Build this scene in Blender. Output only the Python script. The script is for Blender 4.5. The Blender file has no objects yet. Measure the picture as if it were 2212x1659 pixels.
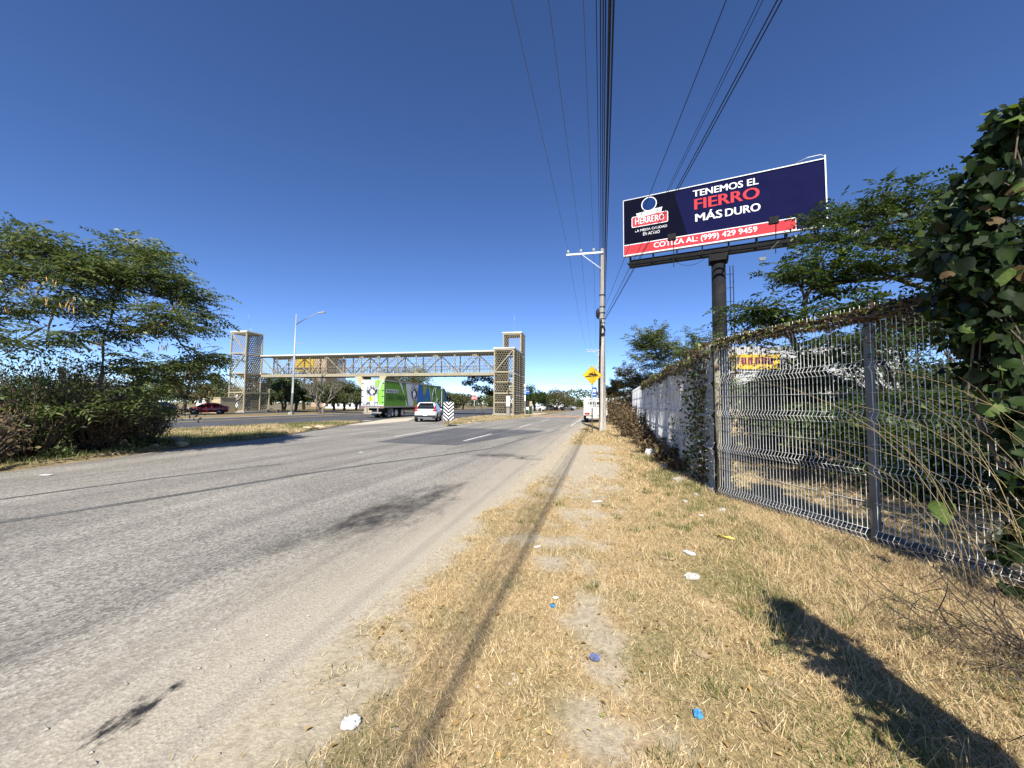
import bpy, math, random
import numpy as np
from mathutils import Vector, Matrix

# ------------------------------------------------------------------ camera, sky, sun, exposure
scn = bpy.context.scene
col = scn.collection
R = math.radians
CAM_H, PITCH, ROLL, FPX, CX, CY = 1.55, R(3.0), R(0.4), 831.0, 1106.0, 829.5
_f = Vector((0, math.cos(PITCH), math.sin(PITCH)))
_r = Vector((1, 0, 0))
_u = _r.cross(_f)
CR = _r * math.cos(ROLL) + _u * math.sin(ROLL)
CU = _u * math.cos(ROLL) - _r * math.sin(ROLL)
cam_data = bpy.data.cameras.new('camera')
cam = bpy.data.objects.new('camera', cam_data)
col.objects.link(cam)
cam_data.sensor_width = 36.0
cam_data.lens = 36.0 * FPX / 2212.0
cam_data.clip_start = 0.05
cam_data.clip_end = 3000
cam.matrix_world = Matrix(((CR.x, CU.x, -_f.x, 0), (CR.y, CU.y, -_f.y, 0), (CR.z, CU.z, -_f.z, CAM_H), (0, 0, 0, 1)))
scn.camera = cam

SUN_EL, SUN_PHI = R(45), R(4)          # shadows run forward, a touch to the right
world = bpy.data.worlds.new('World')
scn.world = world
world.use_nodes = True
wn = world.node_tree.nodes
sky = wn.new('ShaderNodeTexSky')
sky.sky_type = 'NISHITA'
sky.sun_disc = False
sky.sun_elevation = SUN_EL
sky.sun_rotation = math.pi + SUN_PHI
sky.altitude = 10
sky.air_density = 0.5
sky.dust_density = 0.0
sky.ozone_density = 2.0
wn['Background'].inputs['Strength'].default_value = 0.118
sky_tint = wn.new('ShaderNodeHueSaturation')
sky_tint.inputs['Saturation'].default_value = 1.16
sky_tint.inputs['Hue'].default_value = 0.508
world.node_tree.links.new(sky.outputs[0], sky_tint.inputs['Color'])
world.node_tree.links.new(sky_tint.outputs[0], wn['Background'].inputs['Color'])
sl = bpy.data.lights.new('sun', 'SUN')
sl.energy = 4.6
sl.angle = R(0.53)
sl.color = (1.0, 0.955, 0.87)
sun = bpy.data.objects.new('sun', sl)
col.objects.link(sun)
sdir = Vector((math.sin(SUN_PHI) * math.cos(SUN_EL), math.cos(SUN_PHI) * math.cos(SUN_EL), -math.sin(SUN_EL)))
sun.rotation_euler = sdir.to_track_quat('-Z', 'Y').to_euler()
scn.view_settings.view_transform = 'Standard'
scn.view_settings.look = 'None'
scn.view_settings.exposure = 0.88
scn.view_settings.gamma = 1.0
scn.render.engine = 'CYCLES'
scn.cycles.max_bounces = 6
scn.cycles.transparent_max_bounces = 8

# ------------------------------------------------------------------ where things stand: photo coordinates (2212 wide) -> world points
def ray(u, v):
    return _f + CR * ((u - CX) / FPX) - CU * ((v - CY) / FPX)
def G(u, v, z=0.0):
    d = ray(u, v); t = (z - CAM_H) / d.z
    return Vector((d.x * t, d.y * t, z))
def P(u, v, Y):
    d = ray(u, v); t = Y / d.y
    return Vector((d.x * t, Y, CAM_H + d.z * t))

RT = R(14.04)                          # heading of the side road (clockwise from straight ahead)
AT = R(11.8)                           # heading of the avenue
def road(s, t, z=0.0):
    return Vector((t * math.cos(RT) + s * math.sin(RT), -t * math.sin(RT) + s * math.cos(RT), z))
def road_inv(p):
    return (p[0] * math.sin(RT) + p[1] * math.cos(RT), p[0] * math.cos(RT) - p[1] * math.sin(RT))

rng = np.random.default_rng(7)
random.seed(7)
U = random.uniform

# ------------------------------------------------------------------ materials
MATS = {}
def nd(nt, t, **kw):
    n = nt.nodes.new(t)
    for k, v in kw.items():
        setattr(n, k, v)
    return n
def ramp(nt, src, stops):
    r = nt.nodes.new('ShaderNodeValToRGB')
    e = r.color_ramp.elements
    while len(e) > 2: e.remove(e[-1])
    e[0].position, e[0].color = stops[0][0], (*stops[0][1], 1)
    e[1].position, e[1].color = stops[1][0], (*stops[1][1], 1)
    for p_, c_ in stops[2:]:
        x = e.new(p_); x.color = (*c_, 1)
    nt.links.new(src, r.inputs[0])
    return r.outputs[0]
def sc(c, k): return tuple(max(0, min(1, x * k)) for x in c)
def newmat(name):
    m = bpy.data.materials.new(name); m.use_nodes = True
    MATS[name] = m
    return m, m.node_tree, m.node_tree.nodes['Principled BSDF']
def M(name, c, rough=0.6, metal=0.0, var=0.12, scale=6.0, bump=0.0, spec=0.3, stretch=(1, 1, 1), dirt=None, coat=0.0):
    """plain surface with procedural mottling; dirt = (colour, amount)"""
    if name in MATS: return MATS[name]
    m, nt, b = newmat(name)
    tc = nd(nt, 'ShaderNodeTexCoord'); mp = nd(nt, 'ShaderNodeMapping')
    mp.inputs['Scale'].default_value = stretch
    nt.links.new(tc.outputs['Object'], mp.inputs[0])
    n = nd(nt, 'ShaderNodeTexNoise'); n.inputs['Scale'].default_value = scale; n.inputs['Detail'].default_value = 6
    n.inputs['Roughness'].default_value = 0.65
    nt.links.new(mp.outputs[0], n.inputs['Vector'])
    c_out = ramp(nt, n.outputs['Fac'], [(0.3, sc(c, 1 - var)), (0.7, sc(c, 1 + var))])
    if dirt:
        n2 = nd(nt, 'ShaderNodeTexNoise'); n2.inputs['Scale'].default_value = scale * 0.35; n2.inputs['Detail'].default_value = 8
        nt.links.new(mp.outputs[0], n2.inputs['Vector'])
        f = ramp(nt, n2.outputs['Fac'], [(0.48, (0, 0, 0)), (0.68, (dirt[1],) * 3)])
        mx = nd(nt, 'ShaderNodeMix', data_type='RGBA')
        nt.links.new(f, mx.inputs[0]); nt.links.new(c_out, mx.inputs[6]); mx.inputs[7].default_value = (*dirt[0], 1)
        c_out = mx.outputs[2]
    nt.links.new(c_out, b.inputs['Base Color'])
    b.inputs['Roughness'].default_value = rough
    b.inputs['Metallic'].default_value = metal
    b.inputs['Specular IOR Level'].default_value = spec
    b.inputs['Coat Weight'].default_value = coat
    if bump:
        bp = nd(nt, 'ShaderNodeBump'); bp.inputs['Strength'].default_value = bump; bp.inputs['Distance'].default_value = 0.02
        nt.links.new(n.outputs['Fac'], bp.inputs['Height']); nt.links.new(bp.outputs[0], b.inputs['Normal'])
    return m
def leafmat(name, stops, trans=0.35, rough=0.5):
    """leaves: colour differs from leaf to leaf, some light passes through"""
    if name in MATS: return MATS[name]
    m, nt, b = newmat(name)
    g = nd(nt, 'ShaderNodeNewGeometry')
    c = ramp(nt, g.outputs['Random Per Island'], stops)
    nt.links.new(c, b.inputs['Base Color'])
    b.inputs['Roughness'].default_value = rough
    b.inputs['Specular IOR Level'].default_value = 0.4
    if trans:
        t = nd(nt, 'ShaderNodeBsdfTranslucent'); mx = nd(nt, 'ShaderNodeMixShader')
        hs = nd(nt, 'ShaderNodeHueSaturation'); hs.inputs['Value'].default_value = 1.5; hs.inputs['Saturation'].default_value = 1.1
        nt.links.new(c, hs.inputs['Color']); nt.links.new(hs.outputs[0], t.inputs['Color'])
        mx.inputs[0].default_value = trans
        nt.links.new(b.outputs[0], mx.inputs[1]); nt.links.new(t.outputs[0], mx.inputs[2])
        nt.links.new(mx.outputs[0], nt.nodes['Material Output'].inputs['Surface'])
    return m
def glassy(name, c=(0.012, 0.014, 0.016)):
    return M(name, c, rough=0.06, var=0.05, spec=0.9)

# ------------------------------------------------------------------ mesh helpers
def link(name, me, mat=None, parent=None, label=None, cat=None, group=None, kind=None):
    o = bpy.data.objects.new(name, me)
    col.objects.link(o)
    if mat is not None and me is not None and not me.materials: me.materials.append(mat)
    if parent is not None: o.parent = parent
    return tag(o, label, cat, group, kind)
def tag(o, label=None, cat=None, group=None, kind=None):
    if label: o['label'] = label
    if cat: o['category'] = cat
    if group: o['group'] = group
    if kind: o['kind'] = kind
    return o
def empty(name, loc=(0, 0, 0), rz=0.0, label=None, cat=None, group=None, parent=None):
    o = bpy.data.objects.new(name, None)
    col.objects.link(o); o.location = loc; o.rotation_euler = (0, 0, rz); o.empty_display_size = 0.2
    if parent is not None: o.parent = parent
    return tag(o, label, cat, group)
def copy_tree(o, parent=None):
    c = o.copy(); col.objects.link(c)
    if parent is not None: c.parent = parent
    for ch in o.children: copy_tree(ch, c)
    return c
def npmesh(name, verts, faces, smooth=False):
    """verts (N,3), faces (M,k) arrays -> mesh, fast"""
    verts = np.asarray(verts, np.float32); faces = np.asarray(faces, np.int32)
    me = bpy.data.meshes.new(name)
    n, k = faces.shape
    me.vertices.add(len(verts)); me.vertices.foreach_set('co', verts.ravel())
    me.loops.add(n * k); me.loops.foreach_set('vertex_index', faces.ravel())
    me.polygons.add(n); me.polygons.foreach_set('loop_start', np.arange(0, n * k, k, dtype=np.int32))
    if smooth: me.polygons.foreach_set('use_smooth', np.ones(n, bool))
    me.update(calc_edges=True)
    return me
def frame(d):
    d = Vector(d).normalized()
    up = Vector((0, 0, 1)) if abs(d.z) < 0.95 else Vector((0, 1, 0))
    a = d.cross(up).normalized(); b = a.cross(d).normalized()
    return d, a, b
class MB:
    def __init__(s): s.v = []; s.f = []; s.sm = []
    def add(s, vs, fs, smooth=False):
        o = len(s.v); s.v += [tuple(x) for x in vs]
        s.f += [tuple(i + o for i in f) for f in fs]; s.sm += [smooth] * len(fs)
        return s
    def box(s, c, size, rz=0.0):
        x, y, z = [k / 2 for k in size]; ca, sa = math.cos(rz), math.sin(rz)
        vs = []
        for dx, dy, dz in ((-x,-y,-z),(x,-y,-z),(x,y,-z),(-x,y,-z),(-x,-y,z),(x,-y,z),(x,y,z),(-x,y,z)):
            vs.append((c[0] + dx * ca - dy * sa, c[1] + dx * sa + dy * ca, c[2] + dz))
        return s.add(vs, [(0,3,2,1),(4,5,6,7),(0,1,5,4),(1,2,6,5),(2,3,7,6),(3,0,4,7)])
    def bar(s, p0, p1, w, h=None):
        """square/rectangular bar from p0 to p1"""
        h = h or w
        p0, p1 = Vector(p0), Vector(p1); d, a, b = frame(p1 - p0)
        a = a * (w / 2); b = b * (h / 2)
        vs = [p0-a-b, p0+a-b, p0+a+b, p0-a+b, p1-a-b, p1+a-b, p1+a+b, p1-a+b]
        return s.add(vs, [(0,3,2,1),(4,5,6,7),(0,1,5,4),(1,2,6,5),(2,3,7,6),(3,0,4,7)])
    def tube(s, pts, r, n=8, cap=True, smooth=True):
        pts = [Vector(p) for p in pts]
        rs = r if isinstance(r, (list, tuple)) else [r] * len(pts)
        vs = []; fs = []
        ref = None
        for i, p in enumerate(pts):
            d = (pts[min(i+1, len(pts)-1)] - pts[max(i-1, 0)])
            if d.length < 1e-9: d = Vector((0, 0, 1))
            d.normalize()
            if ref is None: _, a, b = frame(d)
            else:
                a = (ref - d * ref.dot(d))
                a = a.normalized() if a.length > 1e-6 else frame(d)[1]
                b = d.cross(a)
            ref = a
            for k in range(n):
                t = 2 * math.pi * k / n
                vs.append(p + (a * math.cos(t) + b * math.sin(t)) * rs[i])
        for i in range(len(pts) - 1):
            for k in range(n):
                k2 = (k + 1) % n
                fs.append((i*n+k, i*n+k2, (i+1)*n+k2, (i+1)*n+k))
        s.add(vs, fs, smooth)
        if cap:
            o = len(s.v) - len(vs)
            s.f.append(tuple(o + k for k in range(n - 1, -1, -1))); s.sm.append(False)
            s.f.append(tuple(o + (len(pts)-1)*n + k for k in range(n))); s.sm.append(False)
        return s
    def cyl(s, c, r, h, n=16, axis=(0, 0, 1), r2=None):
        a = Vector(axis).normalized(); c = Vector(c)
        return s.tube([c - a*h/2, c + a*h/2], [r, r2 if r2 is not None else r], n)
    def prism(s, poly, off):
        """polygon (list of 3D points) pushed along vector off"""
        poly = [Vector(p) for p in poly]; n = len(poly); off = Vector(off)
        vs = poly + [p + off for p in poly]
        fs = [tuple(range(n)), tuple(range(2*n-1, n-1, -1))] + [(i, i+n, (i+1) % n + n, (i+1) % n) for i in range(n)]
        return s.add(vs, fs)
    def quad(s, a, b, c, d): return s.add([a, b, c, d], [(0, 1, 2, 3)])
    def poly(s, pts): return s.add(pts, [tuple(range(len(pts)))])
    def mesh(s, name='m'):
        me = bpy.data.meshes.new(name); me.from_pydata(s.v, [], s.f)
        me.polygons.foreach_set('use_smooth', s.sm); me.update()
        return me
    def build(s, name, mat, parent=None, bevel=0.0, **kw):
        o = link(name, s.mesh(name), mat, parent, **kw)
        if bevel:
            b = o.modifiers.new('bevel', 'BEVEL'); b.width = bevel; b.segments = 2; b.limit_method = 'ANGLE'; b.angle_limit = R(40)
        return o
def text_mesh(body, size, bold=0.0, shear=0.0, align='CENTER', depth=0.0, spacing=1.0, fit=None, height=None):
    """letters as flat mesh in the xy plane, centred; fit = total width, height = total height"""
    cu = bpy.data.curves.new('t', 'FONT'); cu.body = body; cu.size = size; cu.shear = shear
    cu.align_x = align; cu.align_y = 'CENTER'; cu.resolution_u = 3; cu.extrude = depth; cu.space_character = spacing
    o = bpy.data.objects.new('t', cu); col.objects.link(o)
    dg = bpy.context.evaluated_depsgraph_get()
    me = bpy.data.meshes.new_from_object(o.evaluated_get(dg)); 
    bpy.data.objects.remove(o); bpy.data.curves.remove(cu)
    n = len(me.vertices); a = np.empty(n * 3, np.float32); me.vertices.foreach_get('co', a); a = a.reshape(-1, 3)
    lo, hi = a.min(0), a.max(0)
    a[:, :2] -= ((lo + hi) / 2)[:2]
    if fit: a[:, 0] *= fit / (hi[0] - lo[0])
    if height: a[:, 1] *= height / (hi[1] - lo[1])
    me.vertices.foreach_set('co', a.ravel()); me.update(); me.materials.clear()
    if not bold: return me
    k = (fit / (hi[0] - lo[0])) if fit else 1.0; F_ = [tuple(p.vertices) for p in me.polygons]; V = []; FF = []      # heavier strokes: the outline laid three times, a hair apart
    for j, dx in enumerate((-bold, 0.0, bold)):
        V += [(x + dx * k, y, z + 0.0012 * j) for x, y, z in a.tolist()]; FF += [tuple(i + j * n for i in f) for f in F_]
    me2 = bpy.data.meshes.new('t'); me2.from_pydata(V, [], FF); me2.update(); bpy.data.meshes.remove(me)
    return me2
def plane_matrix(origin, xdir, ydir):
    x = Vector(xdir).normalized(); y = Vector(ydir).normalized(); z = x.cross(y).normalized()
    return Matrix(((x.x, y.x, z.x, origin[0]), (x.y, y.y, z.y, origin[1]), (x.z, y.z, z.z, origin[2]), (0, 0, 0, 1)))

def vnoise(x, y, seed=0):
    """smooth value noise, numpy"""
    r = np.random.default_rng(seed); g = r.random((64, 64))
    xi = np.floor(x).astype(int); yi = np.floor(y).astype(int); fx = x - xi; fy = y - yi
    fx = fx*fx*(3-2*fx); fy = fy*fy*(3-2*fy)
    a = g[xi % 64, yi % 64]; b = g[(xi+1) % 64, yi % 64]; c = g[xi % 64, (yi+1) % 64]; d = g[(xi+1) % 64, (yi+1) % 64]
    return (a*(1-fx)+b*fx)*(1-fy) + (c*(1-fx)+d*fx)*fy
def fbm(x, y, seed=0, oct=4):
    s = 0; a = 0.5; t = 0
    for k in range(oct):
        s = s + a * vnoise(x * 2**k, y * 2**k, seed + k); t += a; a *= 0.5
    return s / t

# ------------------------------------------------------------------ foliage helpers
def leaf_quads(pos, dirs, ups, length, width, fold=0.15):
    """one folded diamond leaf per row -> verts, faces"""
    n = len(pos)
    d = dirs / np.linalg.norm(dirs, axis=1, keepdims=True)
    s = np.cross(d, ups); s /= np.linalg.norm(s, axis=1, keepdims=True) + 1e-9
    nn = np.cross(s, d)
    L = length[:, None]; W = width[:, None]
    base = pos; tip = pos + d * L - nn * L * 0.12
    mid = pos + d * L * 0.45
    lft = mid - s * W * 0.5 + nn * W * fold
    rgt = mid + s * W * 0.5 + nn * W * fold
    v = np.stack([base, rgt, tip, lft], 1).reshape(-1, 3)
    f = np.arange(n * 4).reshape(-1, 4)
    return v, f
def rand_dirs(n, zbias=0.0, zs=1.0):
    d = rng.normal(size=(n, 3)); d[:, 2] = d[:, 2] * zs + zbias
    return d / np.linalg.norm(d, axis=1, keepdims=True)
def crown_leaves(centers, radii, n, size, flat=0.7, droop=-0.3, aspect=0.45, shell=0.45):
    """n single leaves spread over clumps"""
    centers = np.asarray(centers, float); radii = np.asarray(radii, float)
    w = radii ** 2; idx = rng.choice(len(centers), n, p=w / w.sum())
    dv = rand_dirs(n); rr = rng.random(n) ** shell
    off = dv * (rr * radii[idx])[:, None]; off[:, 2] *= flat
    pos = centers[idx] + off
    dirs = off / (np.linalg.norm(off, axis=1, keepdims=True) + 1e-6) * 0.6 + rand_dirs(n) * 0.8; dirs[:, 2] += droop
    L = size * rng.uniform(0.6, 1.3, n)
    return leaf_quads(pos, dirs, rand_dirs(n, 0.8), L, L * aspect * rng.uniform(0.8, 1.2, n))
def spray_leaves(pos, dirs, length, pairs, ll, lw, droop=0.25):
    """feathery compound leaves: a drooping rachis with leaflets on both sides"""
    V = []; n = len(pos)
    d = dirs / np.linalg.norm(dirs, axis=1, keepdims=True)
    up = np.tile(np.array([0, 0, 1.0]), (n, 1)) + rng.normal(size=(n, 3)) * 0.35
    s = np.cross(d, up); s /= np.linalg.norm(s, axis=1, keepdims=True) + 1e-9
    u = np.cross(s, d)
    length = np.broadcast_to(length, (n,))
    for k in range(pairs):
        t = (k + 0.8) / pairs
        p = pos + d * (length * t)[:, None] - np.array([0, 0, 1.0]) * (length * droop * t * t)[:, None]
        for sg in (-1, 1):
            ld = s * sg + d * 0.55 - np.array([0, 0, 0.25]) + rng.normal(size=(n, 3)) * 0.18
            v, _ = leaf_quads(p, ld, u + rng.normal(size=(n, 3)) * 0.25, ll * rng.uniform(0.8, 1.2, n), lw * rng.uniform(0.8, 1.2, n), 0.1)
            V.append(v)
    V = np.concatenate(V)
    return V, np.arange(len(V)).reshape(-1, 4)
def join_vf(parts):
    V = []; F = []; o = 0
    for v, f in parts:
        V.append(v); F.append(f + o); o += len(v)
    return np.concatenate(V), np.concatenate(F)
def limb(mb, p0, p1, r0, r1, bend=0.15, n=6, seg=5):
    p0, p1 = Vector(p0), Vector(p1); L = (p1 - p0).length
    off = Vector((U(-1, 1), U(-1, 1), U(-0.3, 0.8))) * bend * L
    pts = []
    for i in range(seg + 1):
        t = i / seg
        pts.append(p0.lerp(p1, t) + off * (4 * t * (1 - t)) * 0.5 + Vector((U(-1,1), U(-1,1), U(-1,1))) * 0.02 * L * (0 < i < seg))
    mb.tube(pts, [r0 + (r1 - r0) * i / seg for i in range(seg + 1)], n)
    return pts
# ------------------------------------------------------------------ ground, roads, islands, verge
def asphalt(name, base, dusty, stains):
    m, nt, b = newmat(name)
    L = nt.links
    tc = nd(nt, 'ShaderNodeTexCoord'); sep = nd(nt, 'ShaderNodeSeparateXYZ'); L.new(tc.outputs['Object'], sep.inputs[0])
    def noise(scale, detail=5, stretch=None, rough=0.6):
        n = nd(nt, 'ShaderNodeTexNoise'); n.inputs['Scale'].default_value = scale; n.inputs['Detail'].default_value = detail
        n.inputs['Roughness'].default_value = rough
        if stretch:
            mp = nd(nt, 'ShaderNodeMapping'); mp.inputs['Scale'].default_value = stretch
            L.new(tc.outputs['Object'], mp.inputs[0]); L.new(mp.outputs[0], n.inputs['Vector'])
        else: L.new(tc.outputs['Object'], n.inputs['Vector'])
        return n.outputs['Fac']
    def mix(fac, a, bb, mode='MIX'):
        x = nd(nt, 'ShaderNodeMix', data_type='RGBA', blend_type=mode)
        if isinstance(fac, float): x.inputs[0].default_value = fac
        else: L.new(fac, x.inputs[0])
        for i, s in ((6, a), (7, bb)):
            if isinstance(s, tuple): x.inputs[i].default_value = (*s, 1)
            else: L.new(s, x.inputs[i])
        return x.outputs[2]
    def math_(op, a, bb=None, clamp=False):
        x = nd(nt, 'ShaderNodeMath', operation=op); x.use_clamp = clamp
        for i, s in ((0, a), (1, bb)):
            if s is None: continue
            if isinstance(s, (int, float)): x.inputs[i].default_value = s
            else: L.new(s, x.inputs[i])
        return x.outputs[0]
    vor = nd(nt, 'ShaderNodeTexVoronoi'); vor.inputs['Scale'].default_value = 48.0; L.new(tc.outputs['Object'], vor.inputs['Vector'])
    agg = ramp(nt, vor.outputs['Color'], [(0.15, sc(base, 0.55)), (0.5, base), (0.9, sc(base, 1.55))])
    grain = ramp(nt, noise(150, 3), [(0.32, (0.62,) * 3), (0.66, (1.25,) * 3)])
    c = mix(1.0, agg, grain, 'MULTIPLY')
    streak = ramp(nt, noise(1.5, 6, (1.0, 0.05, 1)), [(0.3, (0.66,) * 3), (0.7, (1.24,) * 3)])
    c = mix(1.0, c, streak, 'MULTIPLY')
    patch = ramp(nt, noise(0.35, 5), [(0.35, (0.84,) * 3), (0.65, (1.12,) * 3)])
    c = mix(1.0, c, patch, 'MULTIPLY')
    blot = ramp(nt, noise(5.5, 4, (1.0, 0.3, 1), 0.7), [(0.27, (0.5,) * 3), (0.36, (1.0,) * 3)])
    c = mix(0.7, c, mix(1.0, c, blot, 'MULTIPLY'))
    if dusty:      # pale limestone dust driven onto the edge of the road
        n = noise(1.6, 8, (1.0, 0.22, 1), 0.7)
        x = math_('ADD', sep.outputs['X'], math_('MULTIPLY', math_('SUBTRACT', n, 0.5), 1.9))
        mr = nd(nt, 'ShaderNodeMapRange'); mr.interpolation_type = 'SMOOTHSTEP'
        L.new(x, mr.inputs[0]); mr.inputs[1].default_value = -3.9; mr.inputs[2].default_value = -1.15
        mr.inputs[3].default_value = 0.04; mr.inputs[4].default_value = 0.97
        g2 = ramp(nt, noise(95, 3), [(0.3, (0.26, 0.22, 0.16)), (0.7, (0.56, 0.49, 0.375))])
        c = mix(mr.outputs[0], c, g2)
    for (x0, y0, rx, ry, th, dens) in stains:
        dx = math_('SUBTRACT', sep.outputs['X'], x0); dy = math_('SUBTRACT', sep.outputs['Y'], y0)
        ca, sa = math.cos(th), math.sin(th)
        ex = math_('DIVIDE', math_('ADD', math_('MULTIPLY', dx, ca), math_('MULTIPLY', dy, sa)), rx)
        ey = math_('DIVIDE', math_('SUBTRACT', math_('MULTIPLY', dy, ca), math_('MULTIPLY', dx, sa)), ry)
        rr = math_('SQRT', math_('ADD', math_('MULTIPLY', ex, ex), math_('MULTIPLY', ey, ey)))
        nn = math_('MULTIPLY', math_('SUBTRACT', noise(3.2 if rx > 0.2 else 17.0, 8, (1, 0.5, 1), 0.75), 0.5), 3.2 if rx > 0.2 else 4.5)
        f = math_('MULTIPLY', math_('SUBTRACT', 1.0, math_('ADD', rr, nn), True), dens, True)
        c = mix(f, c, (0.022, 0.021, 0.02))
    L.new(c, b.inputs['Base Color'])
    b.inputs['Roughness'].default_value = 0.86; b.inputs['Specular IOR Level'].default_value = 0.3
    bp = nd(nt, 'ShaderNodeBump'); bp.inputs['Strength'].default_value = 0.5; bp.inputs['Distance'].default_value = 0.006
    L.new(vor.outputs['Distance'], bp.inputs['Height']); L.new(bp.outputs[0], b.inputs['Normal'])
    return m

def flat(name, pts, z, mat, rot=None, kind='structure', uvrot=0.0, **kw):
    """flat sheet; object turned by uvrot so that its texture runs along the road"""
    ca, sa = math.cos(uvrot), math.sin(uvrot)
    loc = [(p[0] * ca - p[1] * sa, p[0] * sa + p[1] * ca, 0) for p in pts]
    me = bpy.data.meshes.new(name); me.from_pydata(loc, [], [tuple(range(len(loc)))]); me.update()
    if me.polygons[0].normal.z < 0: me.flip_normals()
    o = link(name, me, mat, kind=kind, **kw); o.location.z = z; o.rotation_euler.z = -uvrot
    return o
def strip(name, line, w, z, mat, uvrot=RT, kind='structure', parent=None):
    """narrow band following a line of ground points"""
    line = [Vector((p[0], p[1], 0)) for p in line]; V = []; F = []
    for i, p in enumerate(line):
        d = (line[min(i+1, len(line)-1)] - line[max(i-1, 0)]).normalized(); n = Vector((-d.y, d.x, 0)) * w / 2
        V += [p - n, p + n]
    for i in range(len(line) - 1): F.append((2*i, 2*i+2, 2*i+3, 2*i+1))
    me = bpy.data.meshes.new(name); me.from_pydata(V, [], F); me.update()
    if me.polygons[0].normal.z < 0: me.flip_normals()
    o = link(name, me, mat, kind=kind, parent=parent); o.location.z = z
    return o
def ave(s, t, z=0.0):
    return Vector((t * math.cos(AT) + s * math.sin(AT), -t * math.sin(AT) + s * math.cos(AT), z))

# base ground: dry soil and straw
m_ground, nt, b = newmat('dry_ground')
tc = nd(nt, 'ShaderNodeTexCoord')
n1 = nd(nt, 'ShaderNodeTexNoise'); n1.inputs['Scale'].default_value = 0.35; n1.inputs['Detail'].default_value = 9; n1.inputs['Roughness'].default_value = 0.7
n2 = nd(nt, 'ShaderNodeTexNoise'); n2.inputs['Scale'].default_value = 9; n2.inputs['Detail'].default_value = 6
for n in (n1, n2): nt.links.new(tc.outputs['Object'], n.inputs['Vector'])
c1 = ramp(nt, n1.outputs['Fac'], [(0.32, (0.11, 0.105, 0.045)), (0.5, (0.25, 0.19, 0.10)), (0.7, (0.36, 0.28, 0.17))])
c2 = ramp(nt, n2.outputs['Fac'], [(0.3, (0.6,) * 3), (0.7, (1.2,) * 3)])
mx = nd(nt, 'ShaderNodeMix', data_type='RGBA', blend_type='MULTIPLY'); mx.inputs[0].default_value = 1
nt.links.new(c1, mx.inputs[6]); nt.links.new(c2, mx.inputs[7]); nt.links.new(mx.outputs[2], b.inputs['Base Color'])
b.inputs['Roughness'].default_value = 0.95; b.inputs['Specular IOR Level'].default_value = 0.1
flat('ground', [(-1500, -300), (1500, -300), (1500, 1600), (-1500, 1600)], 0.0, m_ground)

def rloc(u, v):
    s_, t_ = road_inv(G(u, v)); return (t_, s_)
ST = []
for (u, v, rx, ry, dens) in ((790, 1130, 0.55, 0.85, 0.85), (870, 1095, 0.75, 1.2, 0.85), (960, 1060, 0.45, 1.0, 0.7), (620, 1180, 0.3, 0.4, 0.5),
                             (1080, 985, 1.3, 0.55, 0.75), (1140, 992, 0.9, 0.25, 0.6), (295, 1543, 0.10, 0.16, 1.0), (372, 1490, 0.05, 0.06, 1.0), (222, 1588, 0.09, 0.08, 1.0), (330, 1530, 0.05, 0.04, 1.0)):
    t_, s_ = rloc(u, v); ST.append((t_, s_, rx, ry, 0.0, dens))
m_road = asphalt('side_road_asphalt', (0.245, 0.227, 0.195), True, ST)
m_ave = asphalt('avenue_asphalt', (0.085, 0.086, 0.09), False, [])
m_patch = asphalt('newer_asphalt', (0.115, 0.114, 0.112), False, [])
m_band = asphalt('dark_band', (0.115, 0.112, 0.106), False, [])
m_mark = M('worn_white_paint', (0.62, 0.61, 0.57), 0.8, var=0.25, scale=14, dirt=((0.2, 0.19, 0.18), 0.7))
m_kerb = M('limestone_kerb', (0.52, 0.49, 0.42), 0.9, var=0.2, scale=8)
m_sand = M('limestone_dust', (0.50, 0.44, 0.33), 0.95, var=0.16, scale=7, bump=0.3)

for k, (ta, tb) in enumerate(((-30.6, -14.0), (-36.0, -32.0), (-50.0, -45.0))):
    flat('avenue' if k < 2 else 'far_carriageway', [ave(-60, ta), ave(-60, tb), ave(320, tb), ave(320, ta)], 0.004, m_ave, uvrot=AT)
road_pts = [road(-9, -13.2), G(0, 1022), G(350, 975), G(600, 945), G(745, 920), G(800, 911), G(880, 897), G(965, 897), G(958, 921), G(1130, 904), G(1166, 899),
            road(150, -8.6), road(150, -1.3), road(60, -1.4), road(28, -0.7), road(14, 0.2), road(5, -0.4), road(-9, -0.4)]
flat('side_road', road_pts, 0.012, m_road, uvrot=RT)
flat('asphalt_patch', [G(812, 956), G(985, 963), G(1180, 931), G(985, 925), G(905, 939)], 0.017, m_patch, uvrot=RT)
flat('sandy_track', [G(745, 919), G(830, 906.5), G(900, 902), G(880, 910), G(800, 917)], 0.016, m_sand, uvrot=RT)
# long narrow bands of darker asphalt colour laid across the road
strip('dark_band', [G(-40, 1137), G(200, 1100), G(430, 1063), G(640, 1028), G(800, 1004), G(960, 984), G(1058, 970)], 0.15, 0.0165, m_band)
strip('dark_band', [G(-40, 1086), G(150, 1060), G(330, 1036), G(480, 1018), G(610, 1003)], 0.09, 0.0165, m_band)
strip('dark_band', [G(1058, 970), G(1120, 952), G(1165, 940), G(1210, 929)], 0.06, 0.0165, m_band)
# painted lines
for a, b_ in (((1002, 953.5), (1062, 938)), ((1122, 923), (1146, 917)), ((1168, 911), (1187, 907))):
    strip('lane_marking', [G(*a), G(*b_)], 0.13, 0.021, m_mark)
strip('edge_line', [G(853, 944), G(905, 935), G(958, 925.5), G(1040, 914)], 0.13, 0.021, m_mark)
strip('edge_line', [G(1233, 921), G(1246, 912), G(1256, 905)], 0.13, 0.021, m_mark)
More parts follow.
